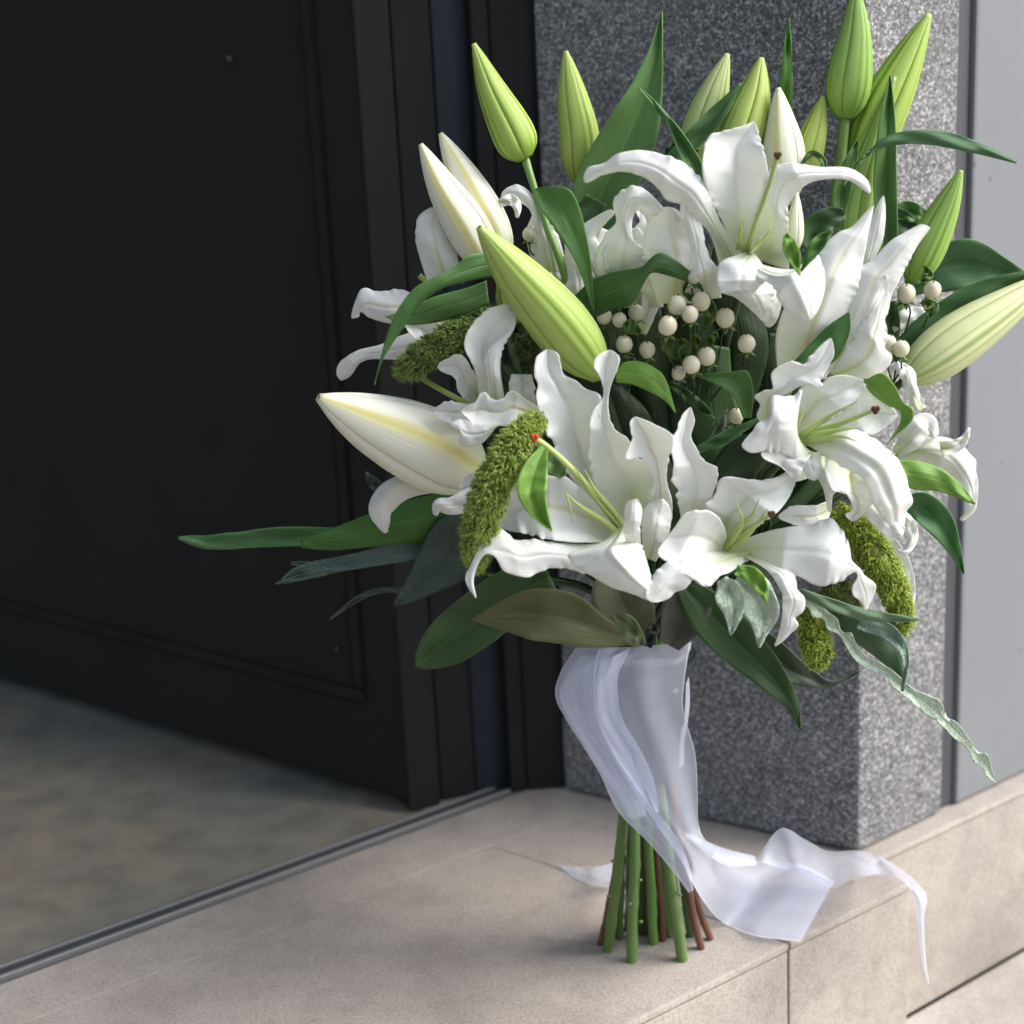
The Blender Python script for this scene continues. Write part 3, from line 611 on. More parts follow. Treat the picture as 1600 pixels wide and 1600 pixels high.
petal(D_, [(1440,640,8,8),(1424,610,10,10),(1418,585,12,12),(1400,568,6,6)], 7.0, cup=-.7, prof=(0,0,0), rib=GR, ruf=1.2)
# --- E top centre
E = flower(1165, 400, 9, 'large open lily at the top with a long green pistil')
K2 = dict(o=(1040, 0, .35))
petal2(E, [(800,570),(750,450),(700,350),(680,270),(688,180),(710,140),(760,125),(830,105),(858,90)], [(850,550),(885,430),(912,330),(915,280),(900,200),(885,150),(868,92)], 8.4, cup=.6, prof=(-4,-.5,-.8), ruf=.3, **K4)
petal2(E, [(830,570),(745,450),(692,320),(640,260),(560,215),(470,195),(380,205),(330,240),(272,254),(250,285)], [(740,600),(705,490),(645,430),(605,390),(550,370),(522,330),(470,290),(400,270),(330,280),(292,300),(266,322)], 9.0, cup=-.6, prof=(-4,.6,-1), ruf=.45, **K4)
petal2(E, [(820,560),(860,470),(900,330),(930,255),(1010,240),(1100,254),(1200,256),(1268,298),(1284,335)], [(990,625),(988,480),(985,400),(1002,360),(1060,312),(1130,296),(1200,300),(1248,330),(1274,354)], 9.2, cup=-.5, prof=(-4,.4,-1), ruf=.25, **K4)
petal2(E, [(800,600),(745,640),(748,700),(800,720),(860,770),(900,812)], [(880,600),(930,660),(935,730),(915,800)], 8.8, cup=-.4, prof=(-2,.3,-.5), rib=GR, ruf=.2, **K4)
petal2(E, [(850,555),(765,583),(732,620),(742,700),(800,692),(840,722)], [(865,560),(912,640),(875,690),(850,724)], 9.7, cup=-.4, prof=(-3,.5,-.5), ruf=.25, **K4)
petal2(E, [(1165,398),(1178,409),(1215,420),(1245,420),(1262,408),(1272,394),(1286,416),(1288,451),(1280,480),(1270,498)], [(1160,402),(1180,430),(1208,448),(1218,472),(1236,490),(1262,501)], 11.0, cup=-.5, prof=(-4,.5,0), ruf=.25, tilt=.3, ridge=.2)
petal2(E, [(820,640),(840,720),(880,762),(905,822)], [(945,620),(962,720),(950,790),(925,828)], 8.2, cup=-.8, prof=(-1,0,-1), rib=(.4,.5,.2,.9), ruf=.15, **K4)
filament(E, [(1165,398,6.5),(1180,350,9),(1200,295,11),(1215,243,12.5)], [6,4.8,4.2,4.6], True, 'anth', 6.5)
filament(E, [(1160,390,7),(1155,365,8.6),(1162,345,9.4)], [4,3,1]); filament(E, [(1172,395,7),(1190,378,9),(1204,358,9.8)], [4,3,1])
filament(E, [(1170,398,7),(1180,385,9),(1190,372,9.8)], [4,3,1]); filament(E, [(1152,388,7),(1158,362,8.8),(1155,345,9.5)], [4,3,1])
# --- F half-open right
Fl = flower(1270, 575, 9, 'half-open lily at the upper right with yellow-ribbed white petals')
petal2(Fl, [(950,1010),(944,850),(1000,700),(1090,560),(1160,492),(1210,470),(1250,430),(1288,390)], [(1120,1010),(1200,810),(1230,700),(1252,600),(1270,500),(1285,430),(1293,394)], 9.4, cup=-.7, prof=(-2,.4,-.5), rib=YR, ruf=.15, **K4)
petal2(Fl, [(1235,640),(1268,500),(1300,400),(1324,355)], [(1285,600),(1322,520),(1333,440),(1331,360)], 7.9, cup=-.5, prof=(0,0,0), ruf=.2, **K4)
petal2(Fl, [(1120,1000),(1165,850),(1198,700),(1222,622),(1282,590),(1350,520),(1400,490),(1460,458),(1490,468)], [(1260,900),(1335,790),(1352,720),(1382,660),(1412,600),(1450,530),(1493,474)], 8.8, cup=-.7, prof=(-1.5,.3,-.5), rib=YR, ruf=.15, **K4)
petal2(Fl, [(1138,992),(1190,900),(1250,800),(1342,698)], [(1160,1002),(1250,1008),(1312,1000),(1356,935),(1330,900),(1342,860),(1330,780),(1350,708)], 9.8, cup=-.5, prof=(-1,.4,0), rib=YR, ruf=.4, **K4)
petal(Fl, [(1310,560,12,12),(1345,510,16,20),(1370,465,14,16),(1384,430,4,4)], 10.0, cup=-.8, prof=(-1,0,0), rib=YR, ruf=.3)
petal(Fl, [(1395,515,12,10),(1420,500,18,12),(1442,498,16,12),(1450,510,4,4)], 3.0, cup=-.5, prof=(0,0,0), rib=GR, ruf=.4)
# --- G behind E
Gf = flower(1040, 460, 4, 'ruffled lily tucked behind the top lily, left of it')
petal(Gf, [(1000,480,30,36),(1000,430,34,36),(1005,390,30,30),(1012,350,16,20),(1000,325,8,8)], 4.2, cup=.8, prof=(-1,0,0), rib=NR, ruf=1.2)
petal(Gf, [(930,470,10,10),(925,430,14,20),(935,395,14,18),(950,360,10,10)], 4.6, cup=.6, prof=(-1,0,0), rib=NR, ruf=1.2)
petal(Gf, [(1000,520,8,10),(1012,490,12,12),(1018,460,14,14),(1020,440,10,10)], 3.6, cup=.6, prof=(-1,0,0), rib=GR, ruf=.6)
petal2(Gf, [(330,690),(298,600),(300,560),(330,500),(370,450),(363,380),(400,330),(450,322),(500,355),(545,402)], [(470,700),(482,620),(470,550),(432,510),(430,440),(452,408),(500,432),(540,410)], 7.0, cup=-.5, prof=(-2,0,1), ruf=.7, **K4)
petal2(Gf, [(520,740),(468,600),(468,520),(490,440),(528,402),(548,394)], [(640,740),(700,640),(702,560),(652,480),(622,430),(580,400)], 7.3, cup=-.6, prof=(-2,0,.5), rib=YR, ruf=.3, **K4)
petal2(Gf, [(600,740),(640,640),(640,560),(620,480),(598,420)], [(748,720),(735,620),(695,560),(682,480),(652,400),(605,350)], 8.0, cup=-.4, prof=(-2,0,.5), ruf=.5, **K4)
petal2(Gf, [(280,680),(188,560),(228,480),(300,430),(352,400)], [(350,680),(335,560),(300,505),(330,460),(370,420)], 5.6, cup=-.4, prof=(-1,0,.5), ruf=.5, **K4)
petal2(Gf, [(340,640),(330,560),(380,500),(440,470)], [(520,640),(500,560),(480,510),(450,470)], 5.8, cup=.4, prof=(-1,0,.5), ruf=.3, **K4)
# --- H upper left
Hf = flower(890, 450, 2, 'lily behind the tall green bud at the upper left with drooping petal tips')
petal2(Hf, [(430,600),(400,500),(387,440),(394,370),(430,335),(470,324)], [(560,600),(532,480),(512,420),(492,370),(480,330)], 1.6, cup=-.5, prof=(0,0,-.5), rib=YR, ruf=.25, **K5)
petal2(Hf, [(930,560),(895,430),(848,360),(806,285),(752,248),(702,268),(688,300)], [(830,560),(822,480),(812,400),(798,342),(760,310),(730,286),(702,302)], 1.8, cup=-.5, prof=(-1,0,-.5), ruf=.6, **K5)
petal(Hf, [(780,318,6,6),(798,312,9,9),(808,322,7,7),(808,340,2,2)], 2.6, cup=-.5, prof=(0,0,0), rib=GR, ruf=.5)
petal(Hf, [(900,500,20,20),(905,450,24,22),(900,410,22,26),(915,380,10,14)], 3.0, cup=-.8, prof=(-1,0,0), rib=NR, ruf=1.2)
petal(Hf, [(870,440,16,18),(850,400,20,24),(840,360,18,20),(842,330,6,8)], .6, cup=-.6, prof=(-1,0,0), rib=NR, ruf=.8)
# --- I far left
If = flower(700, 520, 1, 'lily at the far left with two long petals reaching over the dark door')
petal2(If, [(520,700),(400,650),(330,622),(260,630),(200,618),(174,660),(154,722)], [(500,790),(400,770),(300,745),(232,728),(192,702),(185,720),(166,728)], .6, cup=-.4, prof=(0,.4,-.5), rib=YR, ruf=.4, **K5)
petal2(If, [(500,740),(400,765),(330,790),(260,820),(180,840),(120,880),(104,920),(116,946)], [(500,860),(400,872),(290,872),(220,872),(182,892),(156,930),(126,948)], .9, cup=-.4, prof=(0,.4,-.5), ruf=.25, **K5)
petal(If, [(700,560,16,14),(680,530,24,24),(650,510,16,20),(632,500,5,6)], 1.8, cup=.6, prof=(0,0,0), rib=NR, ruf=.6)
# --- J left centre
Jf = flower(800, 630, 8, 'curled lily at the left centre above the white bud')
K3 = dict(o=(480, 400, .3))
petal2(Jf, [(900,760),(880,620),(848,540),(820,470),(838,390),(900,310),(960,270),(1040,250),(1085,258)], [(1030,760),(1012,640),(1005,560),(1025,470),(1078,380),(1090,300),(1095,265)], 8.4, cup=.5, tilt=-.4, prof=(-2,.2,0), ruf=.15, **K3)
petal2(Jf, [(940,760),(940,650),(928,580),(920,540),(960,470),(1040,400),(1082,345)], [(1020,760),(1005,640),(1004,560),(1015,480),(1062,400),(1088,350)], 9.3, cup=-.5, prof=(-1,0,0), ruf=.3, **K3)
petal2(Jf, [(950,720),(870,610),(800,515),(700,550),(676,572)], [(880,800),(790,710),(772,640),(700,602),(682,585)], 7.2, cup=.3, prof=(-2,0,0), rib=GR, **K3)
petal2(Jf, [(960,720),(850,770),(740,755),(685,780),(655,800)], [(960,860),(830,862),(750,872),(690,850),(662,815)], 7.8, cup=.3, prof=(-2,0,0), rib=GR, ruf=.6, **K3)
petal2(Jf, [(1210,790),(1130,740),(1080,705),(1045,712),(1020,745),(970,742),(930,715),(900,722),(870,770),(810,795)], [(1210,860),(1100,880),(980,885),(900,880),(855,868),(830,842),(800,815)], 9.2, cup=.6, prof=(-2,0,.6), rib=YR, ruf=.5, **K3)
petal2(Jf, [(1010,880),(930,872),(860,868),(800,850),(745,875)], [(985,885),(945,940),(900,980),(830,992),(790,970),(800,930),(752,885)], 9.9, cup=-.4, prof=(-.3,.2,0), ruf=.5, **K3)
petal(Jf, [(820,640,14,18),(815,610,20,20),(815,585,16,16)], 6.4, cup=.4, prof=(0,0,0), rib=GR, ruf=.6)
petal(Jf, [(775,760,10,12),(740,778,18,18),(708,790,14,14),(685,790,10,9),(680,805,3,3)], 9.0, cup=-.6, prof=(0,.4,0), rib=NR, ruf=.9)
petal(Jf, [(690,760,8,10),(645,760,16,18),(612,770,22,20),(594,795,20,18),(598,818,12,10),(604,832,2,3)], 4.2, cup=-1.1, prof=(0,.4,-.5), rib=NR, ruf=.15)
petal(Jf, [(760,745,16,16),(740,760,22,18),(722,780,10,12)], 8.2, cup=-.3, prof=(0,0,0), rib=NR, ruf=.5)

# --- buds
GB = (.34, .50, .06); GB2 = (.38, .51, .08); GM = (.24, .42, .05); PG = (.50, .60, .22); WB = (.86, .86, .70); CB = (.89, .88, .76)
bud(B, [(740,68),(768,140),(800,205),(820,248)], 34, 1, GB, rot=.5, label='bright green closed bud leaning left at the top left')
bud(B, [(884,80),(893,140),(906,215),(908,285)], 32, -5, GB2, rot=1.0, label='soft green closed bud in front of the granite, second from the left')
bud(B, [(657,225),(690,290),(728,350),(770,425)], 36, 1.5, WB, rot=1.8, rib=.7, label='white bud just opening at the upper left')
bud(B, [(688,208),(718,265),(752,330),(790,405)], 34, .6, CB, rot=1.4, rib=.5, label='white bud tip behind its opening neighbour')
bud(B, [(748,355),(800,420),(870,500),(938,585)], 50, 10.5, (.36,.50,.09), dbase=-3, rot=1.35, rib=.9, label='large yellow-green bud slanting across the front left')
bud(B, [(497,621),(570,655),(660,695),(752,745)], 69, 7.5, CB, dbase=-3, rot=1.35, rib=.75, label='big cream-white bud pointing left over the dark door')
bud(B, [(1137,84),(1118,140),(1100,200),(1085,265)], 33, -2, PG, rot=.9, label='pale green bud behind the top lily, left of three')
bud(B, [(1190,90),(1178,145),(1160,200),(1140,262)], 38, 0, GB2, rot=.4, label='green bud behind the top lily, middle of three')
bud(B, [(1216,137),(1220,190),(1224,240),(1228,320)], 33, 1, WB, rot=1.9, rib=.6, label='cream bud standing behind the top lily beside the pistil')
bud(B, [(1286,150),(1276,190),(1262,235),(1250,285)], 25, -1, GB2, rot=.2, label='short green bud right of the cream bud')
bud(B, [(1338,-22),(1336,50),(1328,120),(1320,185)], 35, -1, GM, rot=.8, rib=.8, label='tall green bud cut by the top edge of the photo')
bud(B, [(1452,22),(1415,95),(1376,175),(1338,262)], 40, -2, GB, rot=.1, label='long green bud rising to the upper right')
bud(B, [(1398,120),(1362,220),(1338,300),(1325,400)], 26, 1, GM, rot=.1, label='slender green bud close to the vertical leaf')
bud(B, [(1502,266),(1480,320),(1452,380),(1424,440)], 31, 2, GM, rot=1.1, rib=.8, label='green bud above the right cream berries')
bud(B, [(1648,425),(1580,475),(1500,530),(1415,592)], 43, 3.5, (.62,.66,.34), dbase=2, rot=1.2, rib=.8, label='large pale green bud running out of the right edge')
bud(B, [(775,425),(790,445),(800,470),(815,500)], 26, 5, GB, rot=.2, label='small green bud base hidden behind the slanting bud')
bud(B, [(1245,300),(1243,340),(1242,390)], 13, 6, WB, rot=.2, rib=.6, label='narrow white bud base under the arched petal')

# --- stems into the head
SG = (.13, .27, .05)
stem(B, [(820,246,1),(832,285,1.5),(855,355,2),(882,430,2.4),(930,620,1),(985,900,0),TIE], [7,5.5,6,6.5,8,9], (.16,.30,.07), n=40)
stem(B, [(1320,182,-1),(1312,260,-1),(1300,340,0),(1250,560,0),(1110,850,0),TIE], [8,9,9,9,9], (.14,.27,.07), n=40)
stem(B, [(1424,438,2),(1405,480,2),(1330,640,1),(1120,880,0),TIE], [7,8,8,8], SG, n=30)
stem(B, [(645,583,4.5),(700,615,6),(765,648,6.5),(830,680,5),(930,850,2),(985,960,0),TIE], [4.5,4,4,5,6], (.30,.40,.10), n=30, label='pale green millet stalk crossing the dark gap')
stem(B, [(655,430,1),(668,440,1),(690,450,1)], [5,4,4], (.3,.42,.1))
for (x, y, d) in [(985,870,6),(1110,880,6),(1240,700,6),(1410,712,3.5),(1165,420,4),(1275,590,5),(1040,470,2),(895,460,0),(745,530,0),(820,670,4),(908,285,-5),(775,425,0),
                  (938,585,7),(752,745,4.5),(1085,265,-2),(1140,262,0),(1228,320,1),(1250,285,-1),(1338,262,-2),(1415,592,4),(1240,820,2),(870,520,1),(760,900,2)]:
    k = .55; stem(B, [(x, y, d), (x*(1-k)+1010*k+12, y*(1-k)+930*k, d*.5-1), (1006+RNG.uniform(-14, 14), 990, RNG.uniform(-1.5, 1.5)), (1000+RNG.uniform(-10, 10), 1070, RNG.uniform(-1.3, 1.3))], [6, 7, 8, 8], (.022,.045,.012), n=24)  # inner stems: shade within the bunch put into their near-black green

# --- leaves
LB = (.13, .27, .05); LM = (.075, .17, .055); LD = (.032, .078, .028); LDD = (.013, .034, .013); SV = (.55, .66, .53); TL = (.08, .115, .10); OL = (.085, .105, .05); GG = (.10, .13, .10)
def lf(st, D, col, **k): return leaf(B, st, D, col, **k)
lf([(905,420,14,14),(925,345,42,40),(952,275,46,48),(985,205,40,44),(1010,140,26,26),(1026,80,12,10),(1034,18,1,1)], -3, LM, prof=(0,0,-1), label='tall dark green lance leaf in front of the granite')
petal2(B, [(78,335),(100,400),(150,470),(210,560),(250,650),(292,772)], [(90,328),(150,322),(205,335),(242,400),(262,480),(282,600),(297,768)], 5.5, rib=(.085,.20,.06), mat='leaf', name='leaf', ruf=.08, W=11, N=44, cup=.4, prof=(-1,.5,0), **K4)
lf([(905,455,6,6),(898,400,16,22),(905,355,22,22),(930,310,14,20)], -1, LD)
petal2(B, [(655,490),(580,500),(520,545),(450,580),(380,620),(320,700),(280,800),(238,962)], [(670,575),(580,592),(480,620),(400,680),(350,750),(300,822),(262,890),(241,966)], 8, rib=(.065,.165,.05), mat='leaf', name='leaf', ruf=.08, W=11, N=44, cup=-.4, prof=(-1,.5,0), tilt=-.3, **K5)
petal2(B, [(640,590),(560,620),(450,650),(380,690),(278,718)], [(650,672),(560,712),(450,742),(350,748),(282,722)], 6, rib=LM, mat='leaf', name='leaf', ruf=.08, W=11, N=44, cup=-.3, prof=(0,0,0), **K5)
petal2(B, [(225,712),(290,655),(380,625),(460,612),(500,575),(535,560),(590,590),(650,640),(692,702)], [(280,800),(360,762),(430,742),(475,660),(502,630),(560,642),(620,662),(672,692)], 7, rib=(.045,.12,.035), mat='leaf', name='leaf', ruf=.08, W=11, N=44, cup=-.4, prof=(-2,.5,0), **K4)
lf([(940,560,20,20),(930,500,26,30),(960,470,20,26),(1010,450,8,8)], 1, LDD)
petal2(B, [(820,1120),(740,1000),(718,850),(710,760),(760,700),(808,690)], [(860,1100),(902,980),(916,900),(905,820),(870,750),(816,692)], 2.6, rib=LDD, mat='leaf', name='leaf', ruf=.08, W=11, N=44, cup=-.4, prof=(0,0,0), label='dark rounded leaf behind the cream berries', **K4)
petal2(B, [(368,990),(400,953),(450,948),(500,965),(548,1010),(586,1130)], [(372,1022),(430,1030),(500,1060),(550,1092),(582,1132)], 8, rib=LB, mat='leaf', name='leaf', ruf=.08, W=11, N=44, cup=-.3, prof=(0,.3,0), **K4)
petal2(B, [(825,1150),(790,1070),(730,1030),(655,998)], [(855,1150),(862,1060),(842,985),(780,985),(662,994)], 7, rib=LM, mat='leaf', name='leaf', ruf=.08, W=11, N=44, cup=.5, prof=(0,.3,0), **K4)
lf([(1085,705,5,5),(1130,686,10,9),(1185,655,3,3)], 6.5, (.05,.13,.05))
lf([(1045,598,4,4),(1075,620,9,8),(1100,640,7,7),(1118,655,1,1)], 5, LD); lf([(1100,700,4,4),(1125,668,5,6),(1135,640,1,1)], 6, GG)
lf([(852,700,5,8),(835,735,22,18),(828,765,26,20),(838,795,18,14),(862,830,1,1)], 14.2, LB, fold=.7, prof=(-2,0,0), label='bright green leaf lying over the lower left lily')
lf([(880,745,6,6),(868,728,16,16),(850,715,12,14),(840,700,2,2)], 12.2, (.13,.24,.10))
lf([(1228,365,3,3),(1236,390,13,12),(1250,430,1,1)], 12.3, LB); lf([(1300,360,3,3),(1275,385,11,11),(1252,424,1,1)], 12.1, (.06,.16,.035))
lf([(1290,400,10,10),(1270,370,20,20),(1290,345,20,20),(1320,335,10,10)], 4, LD)
petal2(B, [(1000,955),(1070,880),(1130,820),(1203,770)], [(1110,970),(1160,940),(1192,880),(1207,830),(1206,774)], 9.6, rib=(.05,.14,.04), mat='leaf', name='leaf', ruf=.08, W=11, N=44, cup=-.3, prof=(0,0,0), **K4)
petal2(B, [(760,655),(860,610),(930,680),(970,760),(1020,800),(1015,860),(940,930),(885,980)], [(770,660),(800,712),(880,775),(945,800),(960,840),(935,905),(884,982)], 11.4, rib=LB, mat='leaf', name='leaf', ruf=.1, cup=.2, tilt=-.5, prof=(-.5,0,0), o=(1120,400,.3), W=11, N=40)
lf([(1395,735,16,12),(1430,742,22,22),(1465,750,18,18),(1498,768,10,10),(1524,788,1,1)], 9, LB, fold=-.5, label='bright green leaf under the far right lily')
lf([(1410,790,12,12),(1440,795,26,20),(1468,820,24,20),(1490,855,12,12),(1506,896,1,1)], 5, (.055,.15,.06), fold=.8)
lf([(1420,450,12,14),(1460,425,30,34),(1510,415,42,36),(1560,425,26,22),(1615,438,4,4)], -2, (.05,.13,.055), fold=.8, label='broad green leaf reaching over the grey wall at the right')
lf([(1395,560,16,14),(1450,518,26,20),(1500,482,26,18),(1550,452,18,14),(1615,428,8,10)], 3.4, (.035,.10,.03), fold=-.5)
lf([(1358,238,2,2),(1390,220,8,8),(1430,214,11,11),(1480,218,12,12),(1535,234,8,8),(1588,254,1,1)], 4, (.05,.14,.06), fold=-.5, label='narrow leaf arching right towards the grey wall')
lf([(1360,238,2,2),(1340,256,3,3),(1318,290,1,1)], 4, LM)
lf([(1388,400,16,16),(1384,330,18,18),(1384,260,18,17),(1387,190,13,12),(1391,118,1,1)], 2, LM, fold=.9)
lf([(1228,200,10,9),(1228,140,10,10),(1230,80,6,7),(1232,28,1,1)], -1.5, (.06,.17,.03))
lf([(1040,255,8,8),(1080,222,15,13),(1120,180,14,13),(1158,130,2,2)], 1, (.05,.13,.05)); lf([(1040,240,8,8),(1060,235,14,14),(1090,228,8,8)], -1, LD)
lf([(1098,300,14,14),(1082,255,15,13),(1055,205,8,8),(1025,165,4,4),(998,138,1,1)], 2.5, (.06,.15,.05), fold=.8)
lf([(1250,262,3,3),(1268,240,5,4),(1285,250,5,5),(1292,275,3,3)], 2, (.09,.17,.06))
lf([(1380,335,6,6),(1420,330,16,16),(1450,345,10,10)], -1, LM); lf([(1320,345,20,20),(1360,350,22,22),(1400,345,22,22),(1440,372,10,10)], -1, LD)
lf([(1310,330,10,10),(1318,290,14,14),(1330,250,10,10),(1340,220,2,2)], 2, LM)
lf([(1395,470,10,10),(1390,510,16,16),(1385,560,16,16)], 3, LD)
lf([(990,1000,8,8),(945,985,28,18),(890,968,40,40),(835,960,40,40),(785,962,24,22),(736,968,1,1)], 7, OL, fold=.5, prof=(-3,0,0), label='broad olive-green leaf above the ribbon')
lf([(860,900,30,30),(800,930,40,42),(745,970,42,44),(695,1005,38,36),(662,1032,18,18),(650,1042,3,3)], 3, LD, fold=.5, label='dark round-ended leaf hanging low at the left')
lf([(770,820,40,40),(720,850,55,50),(680,890,36,36),(645,925,16,18),(615,945,2,2)], .5, TL, mat='silver', fold=.4)
lf([(720,850,14,14),(650,852,22,18),(590,868,16,12),(530,880,12,10),(470,888,5,5),(440,905,1,1)], 0, (.12,.18,.17), mat='silver', ruf=1.0)
lf([(640,868,10,10),(580,875,8,8),(520,885,8,8),(455,880,2,2)], -.5, (.12,.18,.17), mat='silver', ruf=1.0); lf([(560,880,5,5),(510,892,6,6),(470,902,5,5),(430,912,1,1)], -1.5, (.13,.19,.17), mat='silver')
lf([(650,925,6,6),(600,922,4,4),(560,935,4,4),(515,968,1,1)], -1.5, GG, mat='silver')
lf([(720,800,40,36),(650,812,36,32),(580,828,26,24),(520,842,18,16),(470,850,6,6)], 1, (.045,.135,.03), fold=-.5, label='green leaf reaching far left across the dark door')
lf([(560,838,10,10),(500,838,14,14),(440,838,16,14),(380,842,14,12),(320,846,12,10),(278,840,2,2)], -2.5, (.055,.15,.055), ruf=.8)
lf([(600,770,5,5),(585,755,10,8),(572,738,2,2)], 1, TL, mat='silver')
lf([(1128,905,8,8),(1140,925,18,24),(1148,955,14,20),(1142,992,1,1)], 14.6, SV, mat='silver', ruf=.4, label='silver-grey lobed leaf hanging under the centre lily')
lf([(1150,905,16,16),(1175,925,30,30),(1192,958,26,28),(1190,985,12,14),(1186,1012,1,1)], 14.3, SV, mat='silver', ruf=.4)
lf([(1150,890,8,8),(1175,900,14,12),(1190,918,10,10),(1198,940,1,1)], 15, LB)
lf([(1070,915,16,16),(1110,960,34,36),(1160,1012,34,34),(1205,1058,24,24),(1236,1098,12,12),(1251,1140,1,1)], 5, LD, fold=.5, label='long dark green leaf pointing down in front of the granite')
lf([(1170,985,18,18),(1215,1030,24,24),(1260,1058,16,16),(1300,1068,5,5),(1345,1048,1,1)], 3, (.045,.075,.05), fold=.5)
petal2(B, [(560,330),(610,325),(640,332),(680,390),(738,440),(752,493),(800,500),(822,550),(862,600),(930,638),(992,676),(1042,720),(1100,766),(1180,798),(1222,830),(1242,888),(1292,918),(1350,996),(1382,1048),(1432,1066),(1452,1128),(1476,1188)], [(560,360),(600,385),(622,425),(668,436),(692,484),(742,508),(778,566),(818,626),(880,668),(958,698),(988,748),(1056,800),(1108,850),(1176,898),(1228,938),(1278,990),(1336,1040),(1368,1096),(1406,1128),(1428,1166),(1470,1198)], 9, rib=SV, mat='silver', name='leaf', ruf=1.1, cup=.5, prof=(0,-1,-5), W=13, N=150, curl=.09, o=(1060,820,.3375), label='long wavy silver-grey leaf trailing down to the right')
lf([(1265,935,6,8),(1310,952,20,20),(1350,985,26,22),(1385,1020,20,16),(1413,1065,1,1)], 7.5, (.05,.115,.06), fold=-.6)
lf([(1250,925,6,6),(1300,945,9,9),(1350,960,9,9),(1400,966,6,6),(1438,968,1,1)], 9.5, (.10,.18,.11), fold=-.4)
lf([(1340,975,8,8),(1380,985,14,12),(1405,1005,10,10),(1415,1040,6,6),(1410,1080,2,2)], 8.5, (.22,.32,.25), mat='silver', ruf=.8); lf([(1370,960,8,8),(1395,985,14,14),(1412,1000,2,2)], 6, LM)
lf([(1010,1005,18,18),(985,965,40,42),(965,925,44,44),(955,890,20,20)], 4, (.11,.13,.085), fold=.6)
lf([(1045,1008,16,18),(1065,970,34,34),(1078,930,38,38),(1085,895,20,20)], 4.5, (.075,.09,.075), fold=.6)
lf([(1002,1008,8,8),(992,990,12,12),(975,972,14,14),(955,962,2,2)], 7.6, (.10,.14,.07))
lf([(1010,1010,8,8),(1018,990,10,10),(1022,975,5,5)], 6, (.02,.03,.035))
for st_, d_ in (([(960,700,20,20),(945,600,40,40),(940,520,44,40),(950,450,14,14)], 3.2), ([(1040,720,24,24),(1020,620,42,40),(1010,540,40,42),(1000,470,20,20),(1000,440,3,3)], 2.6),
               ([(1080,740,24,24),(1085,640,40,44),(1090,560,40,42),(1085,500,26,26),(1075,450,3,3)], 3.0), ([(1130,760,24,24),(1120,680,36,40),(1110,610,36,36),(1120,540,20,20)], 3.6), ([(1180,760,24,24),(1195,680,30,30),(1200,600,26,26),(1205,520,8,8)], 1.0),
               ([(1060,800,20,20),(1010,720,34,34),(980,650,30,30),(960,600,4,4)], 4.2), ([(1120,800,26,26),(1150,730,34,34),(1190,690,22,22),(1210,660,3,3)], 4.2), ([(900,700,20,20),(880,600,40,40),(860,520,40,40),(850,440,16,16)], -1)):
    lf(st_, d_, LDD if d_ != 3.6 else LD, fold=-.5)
# inner foliage closing the bunch, its deep shade put into the dark greens
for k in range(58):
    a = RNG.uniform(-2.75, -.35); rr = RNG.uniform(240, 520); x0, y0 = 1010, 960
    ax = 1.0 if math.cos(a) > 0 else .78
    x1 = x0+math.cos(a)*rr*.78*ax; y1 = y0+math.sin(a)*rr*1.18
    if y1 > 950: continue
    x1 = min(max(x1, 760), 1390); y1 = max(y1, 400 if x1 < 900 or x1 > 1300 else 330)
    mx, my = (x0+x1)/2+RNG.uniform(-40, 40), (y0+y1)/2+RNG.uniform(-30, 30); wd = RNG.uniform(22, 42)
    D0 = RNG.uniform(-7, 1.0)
    lf([(x0, y0, 8, 8), (mx, my, wd*.8, wd*.8), (mx*.35+x1*.65, my*.35+y1*.65, wd, wd), (x1*.9+mx*.1+RNG.uniform(-12, 12), y1*.9+my*.1, wd*.6, wd*.6), (x1, y1, 1, 1)], D0, LDD if k % 3 else LD, prof=(0, 0, 0), fold=RNG.uniform(-.8, .8), tilt=RNG.uniform(-1, 1))

